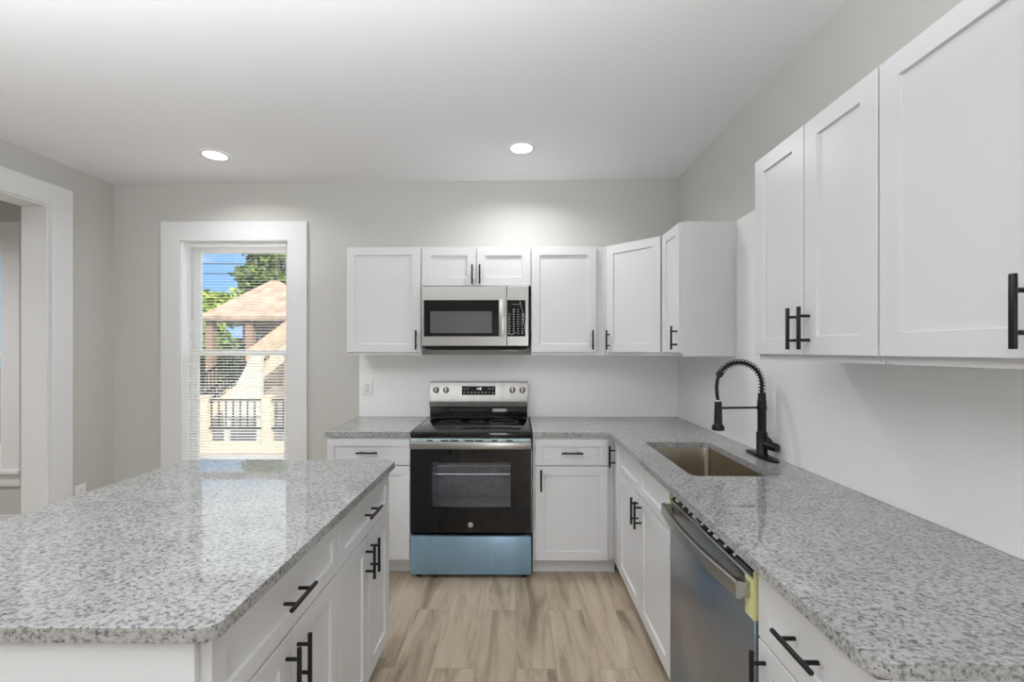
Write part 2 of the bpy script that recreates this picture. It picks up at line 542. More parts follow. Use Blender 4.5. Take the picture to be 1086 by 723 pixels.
# cased opening
def cased_opening():
    root = thing('door_1', 'wide white cased opening in the left wall leading to the next room', 'doorway', (XL, DY1, 0))
    del root['category']
    root['kind'] = 'structure'
    cw = 0.136
    m = MB()
    for xa, xb in ((XL + 0.0005, XL + 0.022), (XLO - 0.022, XLO - 0.0005)):
        m.box(xa, xb, DY1 - 0.006, DY1 + cw, 0.0, DZ - 0.006)
        m.box(xa, xb, DY0 - cw, DY0 + 0.006, 0.0, DZ - 0.006)
        m.box(xa, xb, DY0 - cw, DY1 + cw, DZ - 0.006, DZ + cw)
    m.build('door_casing', 'trim', root)
    m = MB()
    m.box(XLO, XL, DY1 - 0.018, DY1 - 0.0005, 0.0, DZ - 0.0005)
    m.box(XLO, XL, DY0 + 0.0005, DY0 + 0.018, 0.0, DZ - 0.0005)
    m.box(XLO, XL, DY0 + 0.018, DY1 - 0.018, DZ - 0.018, DZ - 0.0005)
    m.build('door_jamb', 'trim', root)
cased_opening()

# rear door (behind the camera, seen only in reflections)
def rear_door():
    root = thing('door_2', 'white panel door in the wall behind the kitchen', 'door', (-0.8, YREAR, 0))
    del root['category']; root['kind'] = 'structure'
    m = MB()
    m.box(-1.25, -0.35, YREAR - 0.06, YREAR - 0.02, 0.004, 2.05, 0.002)
    for z0, z1 in ((0.2, 0.95), (1.1, 1.9)):
        m.box(-1.13, -0.83, YREAR - 0.022, YREAR - 0.012, z0, z1, 0.004)
        m.box(-0.77, -0.47, YREAR - 0.022, YREAR - 0.012, z0, z1, 0.004)
    m.build('door_panel', 'trim', root)
    m = MB()
    m.box(-1.37, -1.25, YREAR + 0.0005, YREAR + 0.02, 0, 2.05); m.box(-0.35, -0.23, YREAR + 0.0005, YREAR + 0.02, 0, 2.05)
    m.box(-1.37, -0.23, YREAR + 0.0005, YREAR + 0.02, 2.051, 2.17)
    m.build('door_casing', 'trim', root)
rear_door()

# windows
def window(name, W, label):
    x0, x1, z0, z1 = W
    root = thing(name, label, 'window', ((x0 + x1) / 2, YB, z0))
    del root['category']; root['kind'] = 'structure'
    cw = 0.142
    m = MB()                                     # casing, stool and apron
    m.box(x0 - cw, x0 + 0.006, YB - 0.022, YB - 0.0005, z0, z1 - 0.006)
    m.box(x1 - 0.006, x1 + cw, YB - 0.022, YB - 0.0005, z0, z1 - 0.006)
    m.box(x0 - cw, x1 + cw, YB - 0.022, YB - 0.0005, z1 - 0.006, z1 + cw)
    m.build('window_casing', 'trim', root)
    m = MB()
    m.box(x0 - cw - 0.02, x1 + cw + 0.02, YB - 0.05, YB - 0.0005, z0 - 0.03, z0 - 0.0005, 0.004)
    m.box(x0 - cw, x1 + cw, YB - 0.02, YB - 0.0005, z0 - 0.13, z0 - 0.031, 0.002)
    m.build('window_sill', 'trim', root)
    m = MB()                                     # jambs with stops
    m.box(x0 + 0.0005, x0 + 0.014, YB, YB + 0.158, z0, z1 - 0.0005)
    m.box(x1 - 0.014, x1 - 0.0005, YB, YB + 0.158, z0, z1 - 0.0005)
    m.box(x0 + 0.014, x1 - 0.014, YB, YB + 0.158, z1 - 0.014, z1 - 0.0005)
    m.box(x0 + 0.014, x1 - 0.014, YB, YB + 0.158, z0 + 0.0005, z0 + 0.016)
    m.box(x0 + 0.014, x0 + 0.026, YB + 0.052, YB + 0.068, z0 + 0.016, z1 - 0.014)
    m.box(x1 - 0.026, x1 - 0.014, YB + 0.052, YB + 0.068, z0 + 0.016, z1 - 0.014)
    m.build('window_jamb', 'vinyl', root)
    zm = 1.405
    for nm, ya, yb, za, zb in (('lower_sash', YB + 0.070, YB + 0.098, z0 + 0.017, zm + 0.022), ('upper_sash', YB + 0.100, YB + 0.128, zm - 0.022, z1 - 0.015)):
        m = MB()
        s = 0.066
        xa, xb = x0 + 0.015, x1 - 0.015
        bt = 0.060 if nm == 'lower_sash' else 0.044
        tp = 0.044 if nm == 'lower_sash' else 0.060
        m.box(xa, xa + s, ya, yb, za, zb, 0.002); m.box(xb - s, xb, ya, yb, za, zb, 0.002)
        m.box(xa + s, xb - s, ya, yb, za, za + bt, 0.002); m.box(xa + s, xb - s, ya, yb, zb - tp, zb, 0.002)
        sh = m.build('window_frame', 'vinyl', root)
        m = MB(); m.box(xa + s - 0.004, xb - s + 0.004, (ya + yb) / 2 - 0.002, (ya + yb) / 2 + 0.002, za + bt - 0.004, zb - tp + 0.004)
        m.build('window_pane', 'pane', sh)
    return root
window('window_1', W1, 'white cased double hung window in the back wall with open blinds')
window('window_2', W2, 'white window casing on the far wall of the next room seen through the cased opening')

# backsplash tile
m = MB()
m.box(-1.213, 1.245, YB - 0.008, YB - 0.0005, CT + 0.0006, UB - 0.0008)
o = struct(m.build('trim_1', 'tile_x')); o['label'] = 'white subway tile backsplash on the back wall'
m = MB()
m.box(1.245, XR - 0.0005, 0.72, YB - 0.0085, CT + 0.0006, UB - 0.0008)
m.box(1.245, XR - 0.0005, 1.724, 2.508, UB - 0.0008, 2.16)
o = struct(m.build('trim_2', 'tile_y')); o['label'] = 'white subway tile backsplash on the right wall around the faucet'

# ------------------------------------------------------------------ cabinets
_handle_mesh = {}
def handle(parent, x, z, horizontal=False, y=-0.02):
    """black bar pull, axis along z, fixed to the front at local (x, y, z)"""
    if 'h' not in _handle_mesh:
        mb = MB()
        mb.cyl((0, -0.034, -0.0675), (0, -0.034, 0.0675), 0.006, 16, bev=0.0008)
        for s in (-0.038, 0.038):
            mb.cyl((0, 0.0, s), (0, -0.031, s), 0.0048, 12)
        o = mb.build('handle', 'black', None)
        _handle_mesh['h'] = o.data
    else:
        o = bpy.data.objects.new('handle', _handle_mesh['h'])
        C.objects.link(o)
    o.parent = parent
    o.location = (x, y, z)
    if horizontal:
        o.rotation_euler = (0, R(90), 0)
    o['label'] = 'black bar pull handle'
    return o

def shaker(name, parent, x0, z0, w, h, stile=0.057, rec=0.009, t=0.02):
    """recessed-panel front; its mesh starts at its lower left back corner"""
    m = MB()
    b = 0.0016
    def rect(i, y, j=None):
        j = i if j is None else j
        return [(i, y, j), (w - i, y, j), (w - i, y, h - j), (i, y, h - j)]
    m.loops([rect(0, 0), rect(0, -t + b), rect(b, -t), rect(stile, -t), rect(stile + 0.0022, -t + rec), rect(stile + 0.004, -t + rec)], True, True)
    o = m.build(name, 'cab', parent, local=True, sharp=25)
    o.location = (x0, 0, z0)
    return o

def slab_front(name, parent, x0, z0, w, h, t=0.02):
    m = MB(); m.box(0, w, -t, 0, 0, h, 0.0016)
    o = m.build(name, 'cab', parent, local=True)
    o.location = (x0, 0, z0)
    return o

def base_carcass(root, w, d, frame_l=0.03, frame_r=0.03, rails=(0.70,), back_panel=True, toe=0.055, top_rail=True):
    """open box of panels with a face frame; front plane at local y = 0, toe recess below"""
    m = MB()
    prof = [(toe, 0.0), (d, 0.0), (d, CB - 0.001), (0.0, CB - 0.001), (0.0, 0.098), (toe, 0.098)]
    for xa, xb in ((0.0005, 0.016), (w - 0.016, w - 0.0005)):
        m.prism(prof, lambda u, v, x: (x, u, v), xa, xb)
    m.box(0.016, w - 0.016, 0.018, d - 0.012, 0.098, 0.114)
    m.box(0.016, w - 0.016, d - 0.012, d, 0.114, CB - 0.001)
    m.build('carcass', 'cab', root, local=True)
    m = MB()
    m.box(0.0165, max(frame_l, 0.02), 0.0, 0.018, 0.1145, CB - 0.001)
    m.box(w - max(frame_r, 0.02), w - 0.0165, 0.0, 0.018, 0.1145, CB - 0.001)
    if top_rail:
        m.box(max(frame_l, 0.02), w - max(frame_r, 0.02), 0.0, 0.018, 0.845, CB - 0.001)
    for z in rails:
        m.box(max(frame_l, 0.02), w - max(frame_r, 0.02), 0.0, 0.018, z - 0.018, z + 0.018)
    m.build('face_frame', 'cab', root, local=True)
    m = MB()
    m.box(0.0165, w - 0.0165, toe, toe + 0.012, 0.001, 0.0975)
    m.build('toe_kick', 'cab', root, local=True)

ZD0, ZD1, ZR0, ZR1 = 0.106, 0.698, 0.7045, 0.868     # door and drawer heights

# --- back run, left of the range
YF = 2.808         # carcass front plane of the back run (doors stand 2 cm proud)
c = thing('base_cabinet', 'white base cabinet between the grey wall and the range, partly behind the island', 'cabinet', (-1.195, YF, 0), 0, 'base cabinets along the walls')
base_carcass(c, 0.529, YB - YF - 0.0005)
d = shaker('drawer_front', c, 0.003, ZR0, 0.523, ZR1 - ZR0, 0.045); handle(d, 0.2615, 0.082, True)
d = shaker('door', c, 0.003, ZD0, 0.523, ZD1 - ZD0); handle(d, 0.034, ZD1 - ZD0 - 0.0805)

# --- back run, right of the range
c = thing('base_cabinet', 'white base cabinet just right of the range, one drawer over one door', 'cabinet', (0.108, YF, 0), 0, 'base cabinets along the walls')
base_carcass(c, 0.5285, YB - YF - 0.0005, frame_r=0.07)
d = shaker('drawer_front', c, 0.016, ZR0, 0.455, ZR1 - ZR0, 0.045); handle(d, 0.2275, 0.082, True)
d = shaker('door', c, 0.016, ZD0, 0.455, ZD1 - ZD0); handle(d, 0.034, ZD1 - ZD0 - 0.0805)

# --- right run: local x runs toward the camera, local y into the wall
XF = 0.637         # carcass front plane of the right run
DEP = XR - XF - 0.0005
RZ = -PI / 2
Y_NAR, Y_SINK, Y_DW, Y_END, Y_FIN = YF - 0.022, 2.655, 1.772, 1.136, 0.757
c = thing('base_cabinet', 'narrow white pull-out cabinet in the inner corner with one tall slim door', 'cabinet', (XF, Y_NAR, 0), RZ, 'base cabinets along the walls')
w = Y_NAR - Y_SINK
base_carcass(c, w, DEP, rails=())
d = slab_front('door', c, 0.003, ZD0, w - 0.006, ZR1 - ZD0); handle(d, 0.03, ZR1 - ZD0 - 0.10)

c = thing('base_cabinet', 'white sink base cabinet with two false drawer fronts over two doors', 'cabinet', (XF, Y_SINK, 0), RZ, 'base cabinets along the walls')
w = Y_SINK - Y_DW
base_carcass(c, w, DEP)
hw = w / 2
for k in range(2):
    x0 = 0.003 + k * hw
    shaker('drawer_front', c, x0, ZR0, hw - 0.006, ZR1 - ZR0, 0.045)
    d = shaker('door', c, x0, ZD0, hw - 0.006, ZD1 - ZD0)
    handle(d, (hw - 0.006 - 0.028) if k == 0 else 0.028, ZD1 - ZD0 - 0.0805)

c = thing('base_cabinet', 'white base cabinet at the near end of the sink counter beside the dishwasher', 'cabinet', (XF, Y_END, 0), RZ, 'base cabinets along the walls')
w = Y_END - Y_FIN
base_carcass(c, w, DEP)
d = shaker('drawer_front', c, 0.003, ZR0, w - 0.006, ZR1 - ZR0, 0.045); handle(d, (w - 0.006) / 2, 0.088, True)
d = shaker('door', c, 0.003, ZD0, w - 0.006, ZD1 - ZD0); handle(d, 0.032, ZD1 - ZD0 - 0.0805)

# --- island cabinets: local x runs away from the camera, local y to the left
XI = -0.607
YI0, YIM, YI1 = 0.846, 1.466, 2.052
for (ya, yb, lab) in ((YI0, YIM, 'white island cabinet nearest the camera, wide drawer over two doors'), (YIM, YI1, 'white island cabinet at the far end facing the range, drawer over two doors')):
    c = thing('island_cabinet', lab, 'cabinet', (XI, ya + 0.0003, 0), PI / 2, 'island cabinets under the granite top')
    w = yb - ya - 0.0006
    base_carcass(c, w, 0.60)
    d = shaker('drawer_front', c, 0.004, ZR0 - 0.004, w - 0.008, ZR1 - ZR0 + 0.004, 0.045); handle(d, (w - 0.008) / 2, 0.086, True)
    hw = w / 2
    for k in range(2):
        d = shaker('door', c, 0.004 + k * hw, ZD0, hw - 0.006, ZD1 - ZD0 - 0.004)
        handle(d, (hw - 0.006 - 0.026) if k == 0 else 0.026, ZD1 - ZD0 - 0.096)
m = MB()
m.box(-1.215, XI + 0.0, YI0 - 0.014, YI0 - 0.0005, 0.0, CB - 0.001, 0.001)
o = tag(m.build('end_panel', 'cab'), 'plain white panel covering the near end of the island', 'panel', 'island panels')
m = MB()
m.box(-1.215, XI + 0.0, YI1 + 0.0005, YI1 + 0.008, 0.0, CB - 0.001, 0.001)
o = tag(m.build('end_panel', 'cab'), 'plain white panel covering the far end of the island toward the range', 'panel', 'island panels')
m = MB()
m.box(-1.232, -1.2165, YI0 - 0.014, YI1 + 0.008, 0.0, CB - 0.001, 0.001)
o = tag(m.build('back_panel', 'cab'), 'white back panel under the seating overhang of the island', 'panel', 'island panels')

# ------------------------------------------------------------------ granite tops
m = MB(); m.slab(rrect(-1.555, -0.560, 0.818, 2.072, 0.03), CB, CT)
o = m.build('island_worktop', 'granite')
bevel_mod(o, 0.006)
tag(o, 'large speckled grey granite top of the island', 'countertop', 'granite tops')
m = MB(); m.slab(rrect(-1.212, -0.668, 2.785, YB - 0.0085, [0.012, 0, 0, 0.0]), CB, CT)
o = m.build('worktop', 'granite'); bevel_mod(o, 0.005)
tag(o, 'short grey granite counter left of the range', 'countertop', 'granite tops')
XE = 0.590
SINK = (0.722, 1.078, 1.822, 2.492)
out = [(0.106, 2.785), (XE - 0.01, 2.785), (XE - 0.003, 2.782), (XE, 2.775)]
for k in range(7):
    a = PI + (PI / 2) * k / 6
    out.append((XE + 0.045 + 0.045 * math.cos(a), 0.735 + 0.045 + 0.045 * math.sin(a)))
out += [(1.2445, 0.735), (1.2445, YB - 0.0085), (0.106, YB - 0.0085)]
m = MB(); m.slab(out, CB, CT, [rrect(*SINK, 0.03)])
o = m.build('worktop', 'granite'); bevel_mod(o, 0.006)
tag(o, 'long L shaped grey granite counter with the sink cut into it', 'countertop', 'granite tops')

# ------------------------------------------------------------------ sink
sx0, sx1, sy0, sy1 = SINK
root = thing('sink', 'undermount stainless steel sink basin set in the granite counter', 'sink', ((sx0 + sx1) / 2, (sy0 + sy1) / 2, 0.66))
def ring(e, z, r):
    return [(x, y, z) for x, y in rrect(sx0 - e, sx1 + e, sy0 - e, sy1 + e, r, 5)]
m = MB()
zt = CB - 0.0006
m.loops([ring(0.022, zt, 0.03), ring(0.003, zt, 0.028), ring(0.002, zt - 0.004, 0.028), ring(0.0, 0.71, 0.026), ring(-0.006, 0.69, 0.03), ring(-0.022, 0.680, 0.03)], False, True)
m.loops([ring(0.022, zt, 0.03), ring(0.022, zt - 0.003, 0.03), ring(0.006, zt - 0.004, 0.03), ring(0.003, 0.70, 0.03), ring(-0.02, 0.677, 0.03)], False, True)
m.build('basin', 'sinksteel', root)
m = MB()
cx, cy = (sx0 + sx1) / 2 + 0.03, (sy0 + sy1) / 2
m.lathe(cx, cy, [(0.055, 0.681), (0.055, 0.684), (0.045, 0.6845), (0.040, 0.682), (0.012, 0.682), (0.011, 0.690), (0, 0.691)])
m.build('drain', 'steel', root)

# ------------------------------------------------------------------ faucet
FX, FY = 1.188, 2.150
root = thing('faucet', 'tall matte black spring neck kitchen faucet behind the sink', 'faucet', (FX, FY, CT))
m = MB()
pl = [(FX + 0.032 * math.copysign(abs(math.cos(2 * PI * k / 48)) ** 0.85, math.cos(2 * PI * k / 48)), FY + 0.128 * math.copysign(abs(math.sin(2 * PI * k / 48)) ** 0.85, math.sin(2 * PI * k / 48))) for k in range(48)]
def insetp(p, e):
    return (FX + (p[0] - FX) * (1 - e / 0.031), FY + (p[1] - FY) * (1 - e / 0.128))
m.loops([[(x, y, CT + 0.0006) for x, y in pl], [(x, y, CT + 0.007) for x, y in pl], [(*insetp(p, 0.005), CT + 0.010) for p in pl]], True, True)
m.build('base_plate', 'black', root)
m = MB()
m.lathe(FX, FY, [(0, CT + 0.0102), (0.027, CT + 0.0102), (0.027, CT + 0.016), (0.0245, CT + 0.020), (0.0245, 1.030), (0.0235, 1.034), (0.0195, 1.036), (0.0195, 1.165), (0.0205, 1.168), (0.0205, 1.185), (0.0185, 1.188), (0.0175, 1.222), (0.0, 1.222)])
m.build('faucet_body', 'black', root)
m = MB()     # side valve and lever
m.cyl((FX + 0.004, FY - 0.020, 0.978), (FX + 0.030, FY - 0.062, 0.972), 0.020, 24, bev=0.002)
m.cyl((FX + 0.030, FY - 0.062, 0.972), (FX + 0.035, FY - 0.072, 0.971), 0.0185, 24, bev=0.003)
m.tube([(FX + 0.024, FY - 0.052, 0.985), (FX + 0.012, FY - 0.045, 1.005), (FX - 0.004, FY - 0.036, 1.024), (FX - 0.014, FY - 0.030, 1.036)], [0.0075, 0.007, 0.006, 0.0045], 12)
m.build('lever_handle', 'black', root)
# neck path: up from the body, over the arch, down to the spray head
arc = []
RA = 0.108
zc = 1.262
for k in range(4):
    arc.append(Vector((FX, FY, 1.215 + (zc - 1.215) * k / 4)))
for k in range(33):
    a = PI * k / 32
    if a > R(152): break
    arc.append(Vector((FX - RA + RA * math.cos(a), FY, zc + RA * math.sin(a))))
end = arc[-1]
hose = [end.copy(), end + Vector((-0.010, 0, -0.025)), Vector((end.x - 0.0145, FY, end.z - 0.06)), Vector((end.x - 0.012, FY, end.z - 0.10)), Vector((end.x - 0.007, FY, 1.178))]
m = MB(); m.tube(arc, 0.0078, 12); m.tube(hose, 0.0080, 12)
m.build('hose', 'black', root)
# spring coil around the arch
L = [0.0]
for a, b in zip(arc, arc[1:]): L.append(L[-1] + (b - a).length)
def at_len(s):
    for i in range(len(L) - 1):
        if s <= L[i + 1]:
            f = (s - L[i]) / (L[i + 1] - L[i])
            return arc[i].lerp(arc[i + 1], f), (arc[i + 1] - arc[i]).normalized()
    return arc[-1], (arc[-1] - arc[-2]).normalized()
turns = 21
pts = []
for k in range(turns * 14 + 1):
    p, t = at_len(L[-1] * k / (turns * 14))
    u = Vector((0, 1, 0)); s = t.cross(u)
    a = 2 * PI * k / 14
    pts.append(p + (u * math.cos(a) + s * math.sin(a)) * 0.0150)
m = MB(); m.tube(pts, 0.0021, 6)
m.build('spring_coil', 'black', root)
m = MB()
t = (arc[-1] - arc[-3]).normalized()
m.cyl(end - t * 0.016, end + t * 0.012, 0.0155, 20, bev=0.002)
m.build('collar', 'black', root)
HX = hose[-1].x
m = MB()
m.lathe(HX, FY, [(0, 1.182), (0.0150, 1.182), (0.0165, 1.178), (0.0185, 1.10), (0.0185, 1.075), (0.026, 1.064), (0.0285, 1.058), (0.0285, 1.046), (0.0255, 1.043), (0, 1.043)])
sh = m.build('spray_head', 'black', root)
m = MB(); m.lathe(HX, FY, [(0.0152, 1.1823), (0.0152, 1.188), (0.009, 1.188), (0.009, 1.1823)])
o = m.build('spray_head_ring', 'mark', sh); o['label'] = 'pale ring'
m = MB()
m.cyl((HX + 0.016, FY, 1.150), (FX - 0.018, FY, 1.152), 0.0052, 14)
m.cyl((FX, FY, 1.141), (FX, FY, 1.163), 0.0222, 24, bev=0.001)
m.build('holder_arm', 'black', root)

# ------------------------------------------------------------------ wall cabinets
def wall_carcass(root, w, d, z0=0.0, h=UT - UB, frame_l=0.03, frame_r=0.03):
    """panels + face frame; local y = 0 is the frame's front, z from the cabinet's bottom"""
    m = MB()
    m.box(0.0005, 0.015, 0.0, d, 0, h, 0.0008); m.box(w - 0.015, w - 0.0005, 0.0, d, 0, h, 0.0008)
    m.box(0.015, w - 0.015, 0.0, d, h - 0.015, h); m.box(0.015, w - 0.015, 0.018, d, 0.012, 0.026)
    m.box(0.015, w - 0.015, d - 0.008, d, 0.026, h - 0.015)
    m.build('carcass', 'cab', root, local=True)
    m = MB()
    m.box(0.0155, max(frame_l, 0.02), 0, 0.0175, 0, h - 0.0155); m.box(w - max(frame_r, 0.02), w - 0.0155, 0, 0.0175, 0, h - 0.0155)
    m.box(max(frame_l, 0.02), w - max(frame_r, 0.02), 0, 0.0175, 0, 0.035)
    m.box(max(frame_l, 0.02), w - max(frame_r, 0.02), 0, 0.0175, h - 0.045, h - 0.0155)
    m.build('face_frame', 'cab', root, local=True)

YU = 3.123         # frame front of the back wall cabinets
UD = YB - YU - 0.0005
DZ0, DH = 0.020, UT - UB - 0.020 - 0.004
HZ = 0.085         # handle centre above a door's bottom edge
GW = 'white wall cabinets'
c = thing('wall_cabinet', 'white single door wall cabinet left of the microwave', 'cabinet', (-1.190, YU, UB), 0, GW)
wall_carcass(c, 0.528, UD)
d = shaker('door', c, 0.003, DZ0, 0.520, DH); handle(d, 0.520 - 0.028, HZ)
c = thing('wall_cabinet', 'short white double door wall cabinet above the microwave', 'cabinet', (-0.6615, YU, 1.877), 0, GW)
wall_carcass(c, 0.7685, UD, h=UT - 1.877)
for k in range(2):
    d = shaker('door', c, 0.003 + k * 0.3835, 0.003, 0.379, UT - 1.877 - 0.007, 0.06)
    handle(d, (0.379 - 0.024) if k == 0 else 0.024, 0.076)
c = thing('wall_cabinet', 'white single door wall cabinet right of the microwave', 'cabinet', (0.1075, YU, UB), 0, GW)
wall_carcass(c, 0.5275, UD, frame_r=0.085)
d = shaker('door', c, 0.003, DZ0, 0.452, DH); handle(d, 0.452 - 0.028, HZ)
# diagonal corner cabinet
PX0, PY0 = 0.6355, YU
PX1, PY1 = 0.942, YU - 0.306
root = thing('corner_wall_cabinet', 'white diagonal wall cabinet filling the corner of the room', 'cabinet', (PX0, PY0, UB), 0, GW)
m = MB()
poly = [(PX0, YB - 0.0005), (PX0, PY0), (PX1, PY1), (XR - 0.0005, PY1), (XR - 0.0005, YB - 0.0005)]
m.prism(poly, lambda u, v, w: (u, v, w), UB + 0.0005, UT)
m.build('carcass', 'cab', root)
dl = math.hypot(PX1 - PX0, PY1 - PY0)
hold = bpy.data.objects.new('door_front', None)
bpy.data.objects.remove(hold)
d = shaker('door', root, 0, 0, dl - 0.030, DH)
dv = Vector((PX1 - PX0, PY1 - PY0, 0)).normalized()
nv = Vector((-0.7071, -0.7071, 0))
d.rotation_euler = (0, 0, math.atan2(dv.y, dv.x))
p = Vector((0, 0, DZ0)) + dv * 0.012 + nv * 0.0005
d.location = p
handle(d, 0.028, HZ)
# right wall cabinets
XU = 0.943
UDR = XR - XU - 0.0005
c = thing('wall_cabinet', 'narrow white wall cabinet next to the diagonal corner cabinet, its plain side toward the sink', 'cabinet', (XU, PY1 - 0.0005, UB), RZ, GW)
wall_carcass(c, PY1 - 2.510, UDR)
d = shaker('door', c, 0.014, DZ0, PY1 - 2.510 - 0.02, DH); handle(d, PY1 - 2.510 - 0.02 - 0.028, HZ)
c = thing('wall_cabinet', 'white double door wall cabinet on the right wall just past the faucet', 'cabinet', (XU, 1.722, UB), RZ, GW)
w = 1.722 - 1.138
wall_carcass(c, w, UDR)
for k in range(2):
    d = shaker('door', c, 0.003 + k * (w / 2), DZ0, w / 2 - 0.005, DH); handle(d, (w / 2 - 0.005 - 0.026) if k == 0 else 0.026, HZ)
c = thing('wall_cabinet', 'white single door wall cabinet on the right wall nearest the camera', 'cabinet', (XU, 1.137, UB), RZ, GW)
w = 1.137 - 0.752
wall_carcass(c, w, UDR)
d = shaker('door', c, 0.003, DZ0, w - 0.006, DH); handle(d, w - 0.006 - 0.045, HZ)

# ------------------------------------------------------------------ range
RX0, RX1 = -0.660, 0.098
RC = (RX0 + RX1) / 2
YR = 2.766
root = thing('range', 'stainless freestanding electric range with black glass door and blue film on its drawer', 'stove', (RC, YR, 0))
m = MB()     # body shell
m.box(RX0 + 0.003, RX0 + 0.018, YR + 0.040, 3.40, 0.03, 0.900); m.box(RX1 - 0.018, RX1 - 0.003, YR + 0.040, 3.40, 0.03, 0.900)
m.box(RX0 + 0.018, RX1 - 0.018, 3.385, 3.40, 0.03, 0.900); m.box(RX0 + 0.018, RX1 - 0.018, YR + 0.06, 3.385, 0.03, 0.045)
m.build('body', 'blackplastic', root)
m = MB()     # oven liner
a0, a1, b0, b1 = -0.575, 0.015, 0.36, 0.78
m.box(a0 - 0.01, a0, YR + 0.045, 3.25, b0, b1); m.box(a1, a1 + 0.01, YR + 0.045, 3.25, b0, b1)
m.box(a0 - 0.01, a1 + 0.01, YR + 0.045, 3.25, b0 - 0.01, b0); m.box(a0 - 0.01, a1 + 0.01, YR + 0.045, 3.25, b1, b1 + 0.01)
m.box(a0 - 0.01, a1 + 0.01, 3.25, 3.26, b0 - 0.01, b1 + 0.01)
ov = m.build('oven_liner', 'ovencavity', root)
m = MB()
for z in (0.634, 0.687):
    m.tube([(a0 + 0.006, YR + 0.075, z), (a1 - 0.006, YR + 0.075, z)], 0.0035, 8)
    m.tube([(a0 + 0.006, 3.20, z), (a1 - 0.006, 3.20, z)], 0.003, 8)
    for k in range(15):
        x = a0 + 0.03 + (a1 - a0 - 0.06) * k / 14
        m.tube([(x, YR + 0.075, z), (x, 3.20, z)], 0.0018, 6)
m.build('oven_rack', 'chrome', ov)
# cooktop
m = MB(); m.box(RX0, RX1, YR + 0.004, 3.335, 0.876, 0.918, 0.006)
ck = m.build('cooktop', 'blackglass', root)
for (x, y, r) in ((-0.475, 2.93, 0.105), (-0.475, 3.19, 0.075), (-0.085, 2.93, 0.085), (-0.085, 3.19, 0.105), (-0.281, 3.22, 0.05)):
    m = MB()
    m.loops([[(x + q * math.cos(2 * PI * k / 48), y + q * math.sin(2 * PI * k / 48), z) for k in range(48)] for q, z in ((r, 0.9182), (r, 0.9186), (r - 0.003, 0.9186), (r - 0.003, 0.9182))])
    m.build('burner_ring', pmat('burner_print', (0.10, 0.10, 0.10), 0.3) if 'bp' not in M else M['bp'], ck)
# vent strip under the cooktop with cyan film
m = MB(); m.box(RX0 + 0.004, RX1 - 0.004, YR + 0.006, YR + 0.04, 0.850, 0.8755)
vt = m.build('vent_trim', 'cyanfilm', root)
for x0, x1 in ((-0.555, -0.52), (-0.47, -0.42), (-0.41, -0.36), (-0.32, -0.265), (-0.255, -0.205), (-0.15, -0.115), (-0.06, -0.02)):
    m = MB(); m.box(x0, x1, YR + 0.0045, YR + 0.007, 0.8585, 0.8665)
    m.build('vent_slot', 'darkslot', vt)
# oven door: black glass frame with a window, steel band handle on top
wx0, wx1, wz0, wz1 = -0.524, -0.033, 0.440, 0.726
dx0, dx1, dz0, dz1 = RX0 + 0.001, RX1 - 0.001, 0.287, 0.847
root_d = None
m = MB()
fr = [(dx0, dz0), (dx1, dz0), (dx1, dz1), (dx0, dz1)]
wi = [(wx0, wz0), (wx1, wz0), (wx1, wz1), (wx0, wz1)]
m.loops([[(x, YR + 0.034, z) for x, z in fr], [(x, YR + 0.003, z) for x, z in fr], [(x + (0.003 if x < RC else -0.003), YR, z + (0.003 if z < 0.5 else -0.003)) for x, z in fr], [(x, YR, z) for x, z in wi], [(x, YR + 0.034, z) for x, z in wi], [(x, YR + 0.034, z) for x, z in fr]])
bmesh.ops.remove_doubles(m.bm, verts=m.bm.verts[:], dist=1e-5)
od = m.build('oven_door', 'blackglass', root)
m = MB(); m.box(wx0 + 0.0005, wx1 - 0.0005, YR + 0.001, YR + 0.004, wz0 + 0.0005, wz1 - 0.0005)
m.build('oven_window', 'ovenpane', od)
for xa, xb in ((dx1, dx1 + 0.004), (dx0 - 0.003, dx0)):
    m = MB(); m.box(xa, xb, YR + 0.001, YR + 0.034, dz0, dz1 - 0.045)
    m.build('door_edge_trim', 'steel', od)
m = MB()
hp = []
m.box(dx0 + 0.001, dx1 - 0.001, YR - 0.046, YR - 0.024, 0.818, 0.864, 0.006)
m.box(dx0 + 0.012, dx0 + 0.05, YR - 0.026, YR - 0.0005, 0.8205, 0.8445, 0.003); m.box(dx1 - 0.05, dx1 - 0.012, YR - 0.026, YR - 0.0005, 0.8205, 0.8445, 0.003)
m.build('handle', 'steel', od)
# round monogram badge on the door
BX, BZ = -0.283, 0.338
m = MB(); m.cyl((BX, YR - 0.003, BZ), (BX, YR - 0.0003, BZ), 0.0165, 36, bev=0.0006)
bd = m.build('badge', pmat('badge_silver', (0.62, 0.62, 0.62), 0.35, metal=0.6), od)
m = MB()
m.tube([(BX + 0.0138 * math.cos(2 * PI * k / 40), YR - 0.0031, BZ + 0.0138 * math.sin(2 * PI * k / 40)) for k in range(40)], 0.0006, 6, True)
for k in range(4):       # four swirls on the rim
    a = PI / 4 + k * PI / 2
    q = [(BX + (0.0115 + 0.0012 * math.sin(3 * s)) * math.cos(a + (s - 0.5) * 0.9), YR - 0.0031, BZ + (0.0115 + 0.0012 * math.sin(3 * s)) * math.sin(a + (s - 0.5) * 0.9)) for s in [j / 10 for j in range(11)]]
    m.tube(q, 0.0006, 6)
m.build('badge_ring', 'darkslot', bd)
